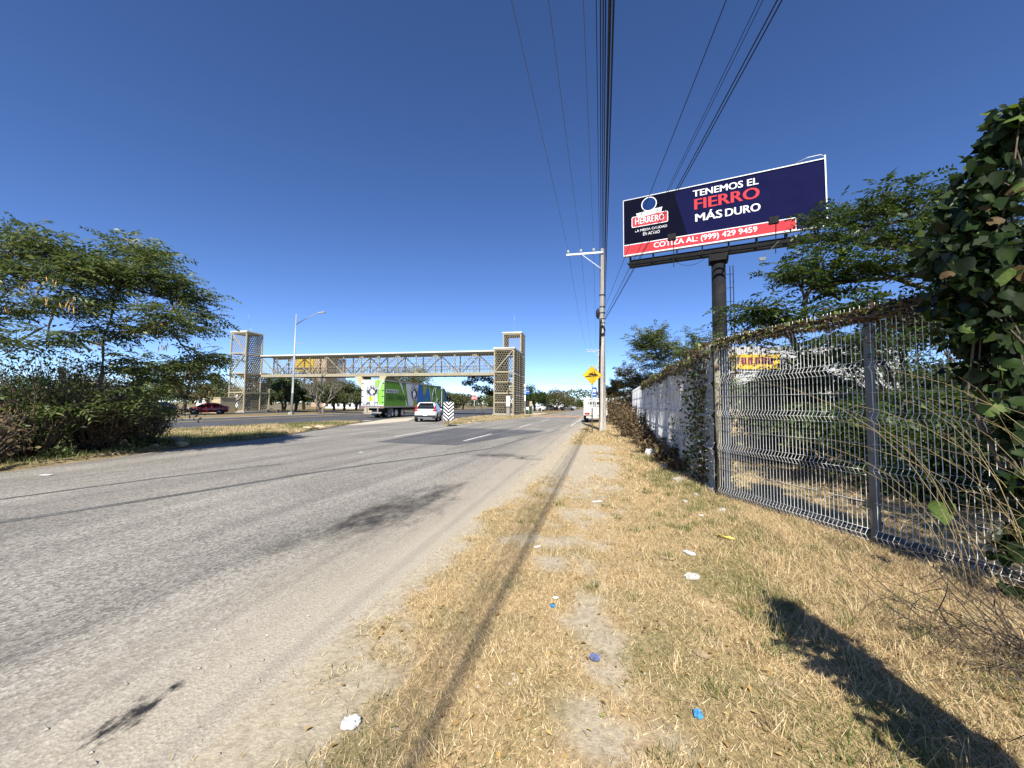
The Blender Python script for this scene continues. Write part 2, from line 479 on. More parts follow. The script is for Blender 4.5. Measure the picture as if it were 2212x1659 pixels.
# brick-coloured speed table crossing the side road
mh = M('brick_paving', (0.36, 0.22, 0.12), 0.9, var=0.2, scale=5, dirt=((0.42, 0.36, 0.27), 0.8))
mb = MB(); a0, a1 = road(47.5, -9.4), road(47.5, -1.0); b0, b1 = road(51.5, -9.0), road(51.5, -1.0)
z0 = 0.018; dz = Vector((0, 0, 0.1)); f0 = road(1, 0) - road(0, 0)
mb.add([a0 + Vector((0, 0, z0)), a1 + Vector((0, 0, z0)), a1 + f0 + dz, a0 + f0 + dz, b1 - f0 + dz, b0 - f0 + dz, b1 + Vector((0, 0, z0)), b0 + Vector((0, 0, z0))],
       [(0, 1, 2, 3), (3, 2, 4, 5), (5, 4, 6, 7)])
mb.build('speed_table', mh, kind='structure')
flat('sandy_apron', [G(1108, 899.5), G(1168, 896.5), G(1185, 893), G(1120, 893), G(1085, 897)], 0.06, m_sand)

# ---- raised grass islands
def sdf_pts(poly, n, zfun, seed):
    """random points inside a polygon"""
    r = np.random.default_rng(seed); P2 = np.array([(p[0], p[1]) for p in poly]); lo, hi = P2.min(0), P2.max(0)
    out = np.empty((0, 2))
    while len(out) < n:
        q = r.uniform(lo, hi, (n * 2, 2)); ins = np.zeros(len(q), bool); j = len(P2) - 1
        for i in range(len(P2)):
            c = ((P2[i, 1] > q[:, 1]) != (P2[j, 1] > q[:, 1])) & (q[:, 0] < (P2[j, 0]-P2[i, 0])*(q[:, 1]-P2[i, 1])/(P2[j, 1]-P2[i, 1]+1e-12)+P2[i, 0])
            ins ^= c; j = i
        out = np.concatenate([out, q[ins]])
    return out[:n]
m_grassdry = leafmat('dry_grass_blades', [(0.0, (0.11, 0.085, 0.04)), (0.22, (0.39, 0.29, 0.14)), (0.6, (0.62, 0.475, 0.255)), (1.0, (0.78, 0.65, 0.42))], 0.25, 0.7)
m_grassgrn = leafmat('green_grass_blades', [(0.0, (0.05, 0.085, 0.015)), (0.45, (0.12, 0.155, 0.035)), (0.75, (0.30, 0.27, 0.10)), (1.0, (0.50, 0.42, 0.22))], 0.25, 0.7)
def blades(pts3, L, W, lean=(0.15, 0.9)):
    n = len(pts3); az = rng.uniform(0, 2*math.pi, n); el = rng.uniform(*lean, n)
    d = np.stack([np.cos(az)*np.cos(el), np.sin(az)*np.cos(el), np.sin(el)], 1)
    s = np.stack([-np.sin(az), np.cos(az), np.zeros(n)], 1); az2 = rng.uniform(-0.9, 0.9, n)
    tw = np.stack([np.zeros(n), np.zeros(n), np.sin(az2)], 1); s = s * np.cos(az2)[:, None] + tw
    v = np.stack([pts3 - s*(W/2)[:, None], pts3 + s*(W/2)[:, None], pts3 + d*L[:, None]], 1).reshape(-1, 3)
    return v, np.arange(3*n).reshape(-1, 3)
def island(name, poly, h, nb, gl, green, seed, label):
    mb = MB(); n = len(poly); c = sum((Vector((p[0], p[1], 0)) for p in poly), Vector()) / n
    o_ = [Vector((p[0], p[1], 0.0)) for p in poly]; i_ = [Vector((p[0], p[1], 0)) * 0.94 + c * 0.06 + Vector((0, 0, h)) for p in poly]
    mb.add(o_ + i_, [(k, (k+1) % n, (k+1) % n + n, k + n) for k in range(n)] + [tuple(range(n, 2*n))])
    mb.build(name, m_ground, kind='structure')
    p2 = sdf_pts(poly, nb, None, seed); p3 = np.concatenate([p2, np.full((nb, 1), h - 0.03)], 1)
    gm = fbm(p2[:, 0] * 0.5, p2[:, 1] * 0.5, seed) < green
    for sel, mt, nm in ((gm, m_grassgrn, 'green'), (~gm, m_grassdry, 'dry')):
        q = p3[sel]; L = gl * rng.uniform(0.5, 1.3, len(q))
        v, f = blades(q, L, np.full(len(q), 0.022), (0.5, 1.4))
        link('island_grass', npmesh('g', v, f), mt, kind='stuff', label=label % nm)
islL = [G(-400, 1085), G(0, 1018), G(345, 972), G(600, 943), G(740, 919), G(785, 912), G(740, 912), G(560, 920), G(350, 932.5), G(0, 952), G(-300, 970)]
islR = [G(958, 921.5), G(1040, 911.5), G(1130, 903), G(1164, 898), G(1100, 895), G(1030, 900), G(985, 906)]
island('grass_island', islL, 0.09, 42000, 0.17, 0.52, 3, '%s grass growing on the island between side road and avenue')
island('grass_island', islR, 0.07, 16000, 0.16, 0.40, 5, '%s grass growing on the island around the chevron board')
strip('kerb_line', [G(950, 923.5), G(1000, 917.5), G(1040, 912.8), G(1130, 904.2), G(1166, 899.2)], 0.22, 0.045, m_kerb)
strip('dusty_edge', [G(340, 934), G(560, 921.5), G(740, 913), G(800, 908.5)], 0.6, 0.018, m_sand)
strip('dusty_edge', [ave(-20, -36.1), ave(60, -36.1)], 0.5, 0.014, m_kerb)

# ---- roadside verge on the right: one relief sheet with a sand / grass mask of its own
SPOTS = [(1262, 1120, .3, .5), (1288, 1465, .13, .14), (1300, 1060, .35, .5), (1275, 1330, 0.16, 0.3), (1290, 1385, 0.12, 0.15), (1320, 1620, 0.2, 0.2), (1215, 1185, 0.5, 0.25), (1190, 1225, 0.35, 0.2), (1160, 1215, .3, .12), (1240, 1060, 0.6, 0.8), (1345, 900, 0.5, 2)]
SPOTS = [(*road_inv(G(u, v)), a, b_) for u, v, a, b_ in SPOTS]
def sandmask(s, t):
    n = fbm(s * 1.3, t * 1.8 + 9, 11); n2 = fbm(s * 5, t * 6, 21); n3 = fbm(s * 14, t * 14, 23)
    e = -1.42 + (n - 0.5) * 0.7 + (n2 - 0.5) * 0.5
    a = 1 / (1 + np.exp(-np.clip((e - t) / 0.05, -40, 40)))
    z = 1 / (1 + np.exp(-np.clip((0.1 + (n - 0.5) * 1.8 + (n2 - .5) * 1.3 + (n3 - .5) * .8 - t) / 0.12, -40, 40)))
    z = z / (1 + np.exp(np.clip(-(s - 7.7 - (n2 - 0.5) * 3) / 0.15, -40, 40))) / (1 + np.exp(np.clip((s - 15.2 - (n2 - 0.5) * 2) / 0.15, -40, 40)))
    m = np.maximum(a, z)
    for s0, t0, a_, b_ in SPOTS:
        g = np.exp(-(((t - t0) / (a_ * 1.35)) ** 2 + ((s - s0) / (b_ * 1.35)) ** 2)) + (n2 - 0.5) * 1.5 + (n3 - 0.5) * 1.1
        m = np.maximum(m, 0.9 / (1 + np.exp(-np.clip((g - 0.62) / 0.10, -40, 40))))
    return np.clip(m, 0, 1)
def vheight(s, t):
    rut = np.exp(-((t - 0.55 - 0.05 * s) / 0.12) ** 2) * np.clip(1 - s / 14, 0, 1)
    return 0.02 + 0.035 * np.clip((t + 1.0) / 0.6, 0, 1) + 0.05 * np.clip((t - 0.9) / 1.2, 0, 1) + 0.035 * (fbm(s * 1.1, t * 1.1, 31) - 0.5) * np.clip((t + 1.3) / .5, 0, 1) - 0.02 * rut
NS, NT = 400, 150
ss = np.linspace(-3, 45, NS); tt = np.linspace(-1.75, 16, NT)
S, T = np.meshgrid(ss, tt, indexing='ij')
Z = vheight(S, T); Z[T < -1.7] = 0.005
X = T * math.cos(RT) + S * math.sin(RT); Y = -T * math.sin(RT) + S * math.cos(RT)
Z = np.where(T < -1.45, 0.0135 + 0 * Z, Z)
ii = np.arange(NS * NT).reshape(NS, NT)
F = np.stack([ii[:-1, :-1], ii[1:, :-1], ii[1:, 1:], ii[:-1, 1:]], -1).reshape(-1, 4)[:, ::-1]
me = npmesh('verge', np.stack([X, Y, Z], -1).reshape(-1, 3), F, True)
at = me.attributes.new('sand', 'FLOAT', 'POINT'); at.data.foreach_set('value', sandmask(S, T).astype(np.float32).ravel())
m_verge, nt, b = newmat('verge_soil')
tc = nd(nt, 'ShaderNodeTexCoord'); an = nd(nt, 'ShaderNodeAttribute'); an.attribute_name = 'sand'
na = nd(nt, 'ShaderNodeTexNoise'); na.inputs['Scale'].default_value = 28; na.inputs['Detail'].default_value = 8; na.inputs['Roughness'].default_value = 0.75
nb_ = nd(nt, 'ShaderNodeTexNoise'); nb_.inputs['Scale'].default_value = 1.4; nb_.inputs['Detail'].default_value = 6
for n in (na, nb_): nt.links.new(tc.outputs['Object'], n.inputs['Vector'])
straw = ramp(nt, na.outputs['Fac'], [(0.3, (0.17, 0.115, 0.06)), (0.5, (0.40, 0.285, 0.145)), (0.72, (0.58, 0.44, 0.25))])
olive = ramp(nt, na.outputs['Fac'], [(0.3, (0.12, 0.095, 0.045)), (0.7, (0.38, 0.31, 0.15))])
sandc = ramp(nt, na.outputs['Fac'], [(0.25, (0.25, 0.205, 0.14)), (0.7, (0.56, 0.485, 0.36))])
m1 = nd(nt, 'ShaderNodeMix', data_type='RGBA'); m2 = nd(nt, 'ShaderNodeMix', data_type='RGBA')
nt.links.new(ramp(nt, nb_.outputs['Fac'], [(0.45, (0, 0, 0)), (0.62, (1, 1, 1))]), m1.inputs[0]); nt.links.new(straw, m1.inputs[6]); nt.links.new(olive, m1.inputs[7])
nt.links.new(an.outputs['Fac'], m2.inputs[0]); nt.links.new(m1.outputs[2], m2.inputs[6]); nt.links.new(sandc, m2.inputs[7])
nt.links.new(m2.outputs[2], b.inputs['Base Color']); b.inputs['Roughness'].default_value = 0.95; b.inputs['Specular IOR Level'].default_value = 0.1
bp = nd(nt, 'ShaderNodeBump'); bp.inputs['Strength'].default_value = 0.7; bp.inputs['Distance'].default_value = 0.02
nt.links.new(na.outputs['Fac'], bp.inputs['Height']); nt.links.new(bp.outputs[0], b.inputs['Normal'])
link('verge', me, m_verge, kind='structure')

def verge_grass(n, s0, s1, t0, t1, L, W, seed, lean, dens_pow=1.0):
    r = np.random.default_rng(seed)
    s = r.uniform(s0, s1, n); t = r.uniform(t0, t1, n)
    keep = r.random(n) > np.clip(sandmask(s, t) * 1.04, 0, 0.985)
    cl = fbm(s * 2.6, t * 2.6, 41); keep &= r.random(n) < (0.45 + 1.1 * cl)
    s, t = s[keep], t[keep]
    x = t * math.cos(RT) + s * math.sin(RT); y = -t * math.sin(RT) + s * math.cos(RT)
    g = fbm(s * 0.8, t * 1.0, 51) + 0.22 * np.exp(-((t - 1.25) / 0.55) ** 2) + 0.17 * np.exp(-((t + 1.15) / 0.35) ** 2) + r.normal(size=len(s)) * 0.07
    gm = g > 0.80
    p3 = np.stack([x, y, vheight(s, t) - 0.004], 1)
    tall = 1 + 0.9 * np.clip((t - 0.7) / 0.8, 0, 1)
    for sel, mt in ((gm, m_grassgrn), (~gm, m_grassdry)):
        k = int(sel.sum()); 
        if k == 0: continue
        v, f = blades(p3[sel], L * r.uniform(0.5, 1.5, k) * tall[sel], W * r.uniform(0.6, 1.3, k), lean)
        yield v, f, mt
GR = {}
def tufts(n, per, seed):
    """taller clumps and weeds standing out of the short turf"""
    r = np.random.default_rng(seed); s = r.uniform(1.2, 12, n); t = r.uniform(-1.2, 2.6, n); keep = (sandmask(s, t) < 0.3) & (r.random(n) < 0.25 + 0.75 * np.clip((t - 0.2) / 1.0, 0, 1)); s, t = s[keep], t[keep]
    hgt = r.uniform(0.5, 1.3, len(s)); k = len(s); S_ = np.repeat(s, per) + r.normal(size=k * per) * 0.035; T_ = np.repeat(t, per) + r.normal(size=k * per) * 0.035; H_ = np.repeat(hgt, per)
    p3 = np.stack([T_ * math.cos(RT) + S_ * math.sin(RT), -T_ * math.sin(RT) + S_ * math.cos(RT), vheight(S_, T_) - 0.004], 1); gm = np.repeat(r.random(k) < 0.4, per)
    for sel, mt in ((gm, m_grassgrn), (~gm, m_grassdry)):
        m_ = int(sel.sum()); v, f = blades(p3[sel], 0.11 * H_[sel] * r.uniform(0.5, 1.2, m_), 0.0045 * r.uniform(0.7, 1.4, m_) * (1 + S_[sel] * 0.12), (0.5, 1.4)); yield v, f, mt
for v, f, mt in tufts(900, 38, 71): GR.setdefault(mt.name, []).append((v, f))
for args in ((330000, 0.8, 7.0, -1.9, 3.4, 0.045, 0.0042, 61, (0.1, 0.9)), (150000, 7.0, 16, -1.9, 2.0, 0.06, 0.009, 62, (0.2, 1.1)),
             (60000, 15.5, 40, -2.0, 1.8, 0.09, 0.02, 63, (0.3, 1.2)), (70000, 4.0, 30, 2.2, 9.5, 0.06, 0.012, 64, (0.2, 1.0))):
    for v, f, mt in verge_grass(*args): GR.setdefault(mt.name, []).append((v, f))
for k, parts in GR.items():
    V, Fc = join_vf(parts)
    link('verge_grass', npmesh('vg', V, Fc), MATS[k], kind='stuff', label=('green' if 'green' in k else 'straw coloured dry') + ' grass covering the roadside verge')
# ------------------------------------------------------------------ wire fence, slab wall and what grows on them
m_galv = M('galvanised_wire', (0.78, 0.78, 0.76), 0.45, metal=0.2, var=0.15, scale=30)
m_galvpost = M('galvanised_post', (0.15, 0.155, 0.15), 0.5, metal=0.5, var=0.25, scale=9, stretch=(1, 1, 0.3))
m_rustpost = M('rusty_lichen_pipe', (0.30, 0.27, 0.17), 0.8, var=0.3, scale=16, dirt=((0.12, 0.055, 0.025), 0.9), bump=0.3)
m_conc = M('grey_concrete', (0.36, 0.34, 0.30), 0.9, var=0.2, scale=7, bump=0.3, dirt=((0.14, 0.13, 0.11), 0.6))
m_white_wall = M('weathered_white_slab', (0.74, 0.67, 0.56), 0.85, var=0.08, scale=4, bump=0.15, dirt=((0.5, 0.46, 0.4), 0.45))
m_white_col = M('white_column_paint', (0.86, 0.85, 0.80), 0.8, var=0.08, scale=5, dirt=((0.5, 0.46, 0.4), 0.4))
FH = 2.52
FOLDS = (0.10, 0.78, 1.33, 1.87, 2.42)
def wire_profile():
    pts = [(0, 0.0)]
    for z in FOLDS: pts += [(0, z - 0.055), (0.038, z), (0, z + 0.055)]
    pts += [(0, FH + 0.03)]
    return pts                                        # (bulge towards the road, height)
def lateral_levels():
    out = []
    for i, z in enumerate(FOLDS):
        out += [(0.0, z - 0.06), (0.042, z), (0.0, z + 0.06)]
        if i < len(FOLDS) - 1: out.append((0.0, (z + FOLDS[i+1]) / 2))
    return out
WR = 0.0031
wire_me = MB().tube([(0, b_, z) for b_, z in wire_profile()], WR, 5).mesh('vertical_wire')
def lateral_mesh(L):
    return MB().tube([(0, 0, 0), (L, 0, 0)], WR * 0.95, 5).mesh('horizontal_wire')
def rect_post(h, w=0.062):
    mb = MB(); mb.box((0, 0, h / 2), (w, w, h)); mb.box((0, w / 2 + 0.012, h / 2), (w * 0.35, 0.02, h)); mb.box((0, 0, h + 0.008), (w + 0.012, w + 0.012, 0.012))
    for z in (0.3, 0.95, 1.6, 2.25): mb.box((0, w / 2 + 0.03, z), (w * 0.9, 0.014, 0.04))
    return mb.mesh('fence_post')
post_me = rect_post(FH + 0.02)
F0 = Vector((3.39, 6.31, 0)); fd = Vector((0.206, -0.978, 0)).normalized(); PL = 2.23
fz = math.atan2(fd.y, fd.x)                           # local x runs towards the camera, local -y faces the road
fence = empty('wire_fence', F0, fz, 'tall galvanised wire mesh fence with folded ribs, running towards the viewer', 'fence')
lat_me = lateral_mesh(PL - 0.07)
NW = 44
for p_ in range(3):
    for k in range(NW):
        o = link('vertical_wire', wire_me, m_galv, fence); o.location = (p_ * PL + 0.05 + k * (PL - 0.1) / (NW - 1), -0.045, 0.10); o.scale = (1, -1, 1)
        o.rotation_euler = (U(-0.002, 0.002), U(-0.003, 0.003), 0)
    for b_, z in lateral_levels():
        o = link('horizontal_wire', lat_me, m_galv, fence); o.location = (p_ * PL + 0.035, -0.045 - b_ - 0.004, z + 0.10)
for p_ in (1, 2):
    o = link('post', post_me, m_galvpost, fence); o.location = (p_ * PL, 0, 0.02)
mb = MB(); mb.tube([(0, 0, 0), (0, 0, 1.3), (0.004, 0, 2.62)], 0.058, 14); mb.build('pipe_post', m_rustpost, fence, label='rusty pipe post spotted with lichen')
o = link('post', post_me, m_galvpost, fence); o.location = (0.13, 0.02, 0.02)
mb = MB(); mb.box((PL * 1.5, 0.07, 0.09), (PL * 3, 0.16, 0.24)); mb.build('base_kerb', M('dark_kerb_concrete', (0.085, 0.08, 0.07), 0.9, var=0.3, scale=8, bump=0.3), fence, 0.012)  # kerb concrete in one dark mottled tone

# slab wall along the road, with the same mesh in front of it
s0w, t0w = road_inv(F0)
wall = empty('slab_wall', road(s0w + 2.2, t0w + 0.36), -RT + math.pi / 2, 'weathered white precast slab wall with columns behind wire mesh', 'wall')
BAY = 2.2; NB = 15
for k in range(NB):
    lx = k * BAY
    mb = MB(); mb.box((lx, 0.07, 1.28), (0.20, 0.32, 2.56 + (k % 3) * 0.012)); mb.box((lx, 0.07, 2.585), (0.23, 0.35, 0.05))
    mb.build('column', m_white_col, wall, 0.008)
    if k == NB - 1: break
    for j in range(5):
        mb = MB(); mb.box((lx + BAY / 2, -0.02 + U(-0.006, 0.006), 0.26 + j * 0.492), (BAY - 0.19, 0.055, 0.462)); 
        mb.box((lx + BAY / 2, 0.03, 0.26 + j * 0.492 + 0.215), (BAY - 0.2, 0.08, 0.05))
        mb.build('slab', m_white_wall, wall, 0.006)
MB().box((BAY * (NB - 1) / 2, -0.075, 1.24), (BAY * (NB - 1), 0.03, 2.44)).build('backing', m_conc, wall)
wf = empty('wall_fence', road(s0w + 0.12, t0w), -RT + math.pi / 2, 'galvanised wire mesh fence standing in front of the white slab wall', 'fence')
WPL = 2.5
pan = MB()
for k in range(50):
    x = 0.03 + k * (WPL - 0.06) / 49
    pan.tube([(x, b_ + 0.0, z + 0.05) for b_, z in wire_profile()], WR * 0.8, 4, smooth=False)
for b_, z in lateral_levels(): pan.tube([(0.02, b_ + 0.006, z + 0.05), (WPL - 0.02, b_ + 0.006, z + 0.05)], WR, 4, smooth=False)
pan_me = pan.mesh('mesh_panel')
for k in range(9):
    o = link('mesh_panel', pan_me, m_galv, wf, kind='stuff'); o.location = (k * WPL, 0.05, 0)
    o = link('post', post_me, m_galvpost, wf); o.location = (k * WPL + WPL, 0, 0.0)

# ---- creeper along the top of both fences
m_twig = M('dry_twig', (0.12, 0.085, 0.06), 0.9, var=0.3, scale=20)
m_bark = M('grey_bark', (0.20, 0.17, 0.135), 0.9, var=0.3, scale=14, bump=0.4, stretch=(1, 1, 0.4))
m_darkbark = M('dark_bark', (0.10, 0.08, 0.06), 0.9, var=0.3, scale=14, bump=0.4)
lf_vine = leafmat('creeper_leaf', [(0, (0.05, 0.03, 0.015)), (0.6, (0.13, 0.08, 0.04)), (0.72, (0.06, 0.09, 0.02)), (0.85, (0.14, 0.20, 0.04)), (1, (0.30, 0.34, 0.07))], 0.3)
lf_dark = leafmat('tree_leaf_dark', [(0, (0.022, 0.042, 0.012)), (0.5, (0.045, 0.075, 0.018)), (0.85, (0.075, 0.11, 0.026)), (1, (0.14, 0.16, 0.04))], 0.3, 0.42)
lf_mid = leafmat('tree_leaf_mid', [(0, (0.04, 0.065, 0.02)), (0.5, (0.10, 0.135, 0.042)), (0.85, (0.16, 0.19, 0.065)), (1, (0.26, 0.26, 0.11))], 0.3, 0.42)
lf_dry = leafmat('tree_leaf_dusty', [(0, (0.04, 0.048, 0.016)), (0.4, (0.085, 0.09, 0.03)), (0.75, (0.15, 0.125, 0.05)), (1, (0.26, 0.19, 0.09))], 0.25, 0.6)
lf_brown = leafmat('dry_bush_leaf', [(0, (0.06, 0.04, 0.02)), (0.5, (0.15, 0.10, 0.05)), (0.85, (0.24, 0.17, 0.09)), (1, (0.12, 0.13, 0.04))], 0.2, 0.8)
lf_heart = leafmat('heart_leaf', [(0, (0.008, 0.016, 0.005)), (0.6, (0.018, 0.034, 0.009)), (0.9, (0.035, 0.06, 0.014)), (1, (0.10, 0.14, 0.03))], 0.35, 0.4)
def creeper(name, label, line, thick, nst, nlf, hang, lsize):
    """line of points; stems weave along it, leaves cluster round it, strands hang"""
    root = empty(name, (line[0][0], line[0][1], 0), 0, label, 'vine')
    off = Vector((line[0][0], line[0][1], 0)); line = [Vector(p) - off for p in line]
    seg = len(line) - 1
    def at_(t):
        k = min(int(t * seg), seg - 1); return line[k].lerp(line[k+1], t * seg - k)
    mb = MB()
    for i in range(nst):
        t0 = U(0, 0.9); t1 = min(1, t0 + U(0.08, 0.3)); pts = []; ph = U(0, 6)
        for j in range(9):
            t = t0 + (t1 - t0) * j / 8
            pts.append(at_(t) + Vector((U(-1, 1) * thick, U(-1, 1) * thick, U(-0.9, 0.7) * thick + 0.5 * thick * math.sin(ph + j))))
        mb.tube(pts, [0.009] * 5 + [0.007, 0.006, 0.005, 0.003], 4)
    cen = []
    for i in range(hang):
        t = U(0, 1); p = at_(t); L = U(0.25, 1.5) if U(0, 1) < 0.5 else U(0.1, 0.5); pts = [p]; q = p
        for j in range(5):
            q = q + Vector((U(-0.05, 0.05), U(-0.05, 0.05), -L / 5)); pts.append(q)
        mb.tube(pts, 0.004, 3); cen += pts[::2]
    mb.build('stems', m_twig, root)
    C = np.array([at_(U(0, 1)) + Vector((U(-1, 1), U(-1, 1), U(-0.8, 1.0))) * thick for _ in range(nlf)])
    if cen:
        h = np.array([tuple(c) for c in cen]); C = np.concatenate([C, h[rng.integers(0, len(h), nlf // 3)] + rng.normal(size=(nlf // 3, 3)) * 0.06])
    n = len(C); L_ = lsize * rng.uniform(0.5, 1.4, n)
    v, f = leaf_quads(C, rand_dirs(n, -0.5), rand_dirs(n, 0.7), L_, L_ * 0.7)
    link('foliage', npmesh('cv', v, f), lf_vine, root, kind='stuff')
    return root
creeper('fence_creeper', 'brown and green creeper matted along the top of the nearer wire fence', [tuple(F0 + fd * (k * 0.45) + Vector((-0.03, 0, 2.56 + 0.02 * math.sin(k)))) for k in range(0, 12)], 0.075, 120, 3000, 30, 0.055)
creeper('wall_creeper', 'dry brown creeper hanging over the top of the white slab wall', [tuple(road(s0w + 0.1 + k * 1.0, t0w + 0.02, 2.5 + 0.05 * math.sin(k * 1.7))) for k in range(0, 15)], 0.17, 190, 5200, 300, 0.06)
# a curtain of creeper near the corner post and one green patch further along
for nm, lab, s_, z0_, z1_, n, sp in (('ivy_patch', 'dark ivy column climbing the wall beside the rusty pipe post', 1.35, 0.2, 2.4, 1900, 0.34), ('ivy_patch', 'dense dry ivy mat between the rusty pipe post and the wall end', 0.6, 0.1, 2.45, 2600, 0.30), ('ivy_patch', 'small green leafy patch growing from the foot of the slab wall', 4.0, 0.5, 1.25, 330, 0.3)):
    base = road(s0w + s_, t0w + 0.04); root = empty(nm, base, 0, lab, 'ivy')
    C = np.stack([rng.normal(size=n) * sp * 0.25, rng.normal(size=n) * sp, rng.uniform(z0_, z1_, n)], 1); L_ = 0.07 * rng.uniform(0.6, 1.3, n)
    v, f = leaf_quads(C, rand_dirs(n, -0.4), rand_dirs(n, 0.6), L_, L_ * 0.8)
    mb = MB()
    for i in range(9): mb.tube([(U(-.05, .05), U(-sp, sp), 0), (U(-.05, .05), U(-sp, sp), z1_ * 0.5), (U(-.06, .06), U(-sp, sp), z1_)], 0.006, 4)
    mb.build('stems', m_twig, root)
    link('foliage', npmesh('iv', v, f), lf_dark if 'column' in lab else lf_vine if 'mat' in lab else lf_mid, root, kind='stuff')

# ------------------------------------------------------------------ trees and bushes
def bush(name, label, loc, r, h, ntw, nlf, mat, lsize, group=None, twmat=None, cat='bush', aspect=0.45):
    root = empty(name, loc, 0, label, cat, group)
    mb = MB(); tips = []
    for i in range(ntw):
        a = U(0, 6.283); e = U(0.25, 1.0); rr = r * U(0.3, 1.0)
        tip = Vector((math.cos(a) * rr, math.sin(a) * rr, h * e)); b0 = Vector((math.cos(a) * rr * 0.25, math.sin(a) * rr * 0.25, 0))
        p = limb(mb, b0, tip, 0.016 * h ** 0.5, 0.003, 0.25, 4, 5); tips += p[2:]
        for _ in range(2):
            q = p[3] + Vector((U(-1, 1), U(-1, 1), U(-0.2, 1))) * r * 0.35; limb(mb, p[3], q, 0.007, 0.002, 0.2, 3, 3); tips.append(q)
    mb.build('branches', twmat or m_twig, root)
    if nlf:
        T = np.array([tuple(t) for t in tips]); C = T[rng.integers(0, len(T), nlf)] + rng.normal(size=(nlf, 3)) * r * 0.13
        C[:, 2] = np.abs(C[:, 2]) + 0.02
        L_ = lsize * rng.uniform(0.5, 1.4, nlf)
        v, f = leaf_quads(C, rand_dirs(nlf, -0.2), rand_dirs(nlf, 0.8), L_, L_ * aspect)
        link('foliage', npmesh('bf', v, f), mat, root, kind='stuff')
    return root
def tree(name, label, loc, clumps, nleaf, lsize, mat, trunk_r=0.16, trunk_h=2.0, bark=None, spray=False, flat=0.7, lean=(0, 0), group=None, stems=1, aspect=0.45, droop=-0.3, cat='tree', shell=0.45, gap=0.0):
    """clumps: list of (x, y, z, r) relative to the foot; a tapered trunk forks into limbs that reach the clumps"""
    root = empty(name, loc, 0, label, cat, group)
    mb = MB(); forks = []
    for k in range(stems):
        a = U(0, 6.28); q = Vector((lean[0] + (math.cos(a) * 0.5 if stems > 1 else 0), lean[1] + (math.sin(a) * 0.5 if stems > 1 else 0), trunk_h * U(0.9, 1.1)))
        p = limb(mb, (math.cos(a) * 0.12 * (stems > 1), math.sin(a) * 0.12 * (stems > 1), -0.05), q, trunk_r, trunk_r * 0.62, 0.12, 8, 6); forks.append(p[-1]); forks.append(p[-2])
    for (x, y, z, r) in clumps:
        c = Vector((x, y, z)); f0 = min(forks, key=lambda p_: (p_ - c).length)
        p = limb(mb, f0, c, trunk_r * 0.4, trunk_r * 0.08, 0.2, 5, 5)
        for _ in range(3): limb(mb, p[3], c + Vector((U(-1, 1), U(-1, 1), U(-0.6, 0.6))) * r * 0.8, trunk_r * 0.14, trunk_r * 0.04, 0.2, 4, 3)
    mb.build('trunk', bark or m_bark, root)
    C = np.array([c[:3] for c in clumps]); Rr = np.array([c[3] for c in clumps])
    if spray:
        w = Rr ** 2; idx = rng.choice(len(C), nleaf, p=w / w.sum()); dv = rand_dirs(nleaf); rr = rng.random(nleaf) ** shell
        off = dv * (rr * Rr[idx])[:, None]; off[:, 2] *= flat
        d = off.copy(); d[:, 2] *= 0.3; d = d / (np.linalg.norm(d, axis=1, keepdims=True) + 1e-6) + rng.normal(size=(nleaf, 3)) * 0.35
        v, f = spray_leaves(C[idx] + off, d, lsize * 4.2 * rng.uniform(0.7, 1.2, nleaf), 5, lsize, lsize * aspect, 0.3)
    else: v, f = crown_leaves(C, Rr, nleaf, lsize, flat, droop, aspect, shell)
    link('crown', npmesh('crown', v, f), mat, root)
    return root
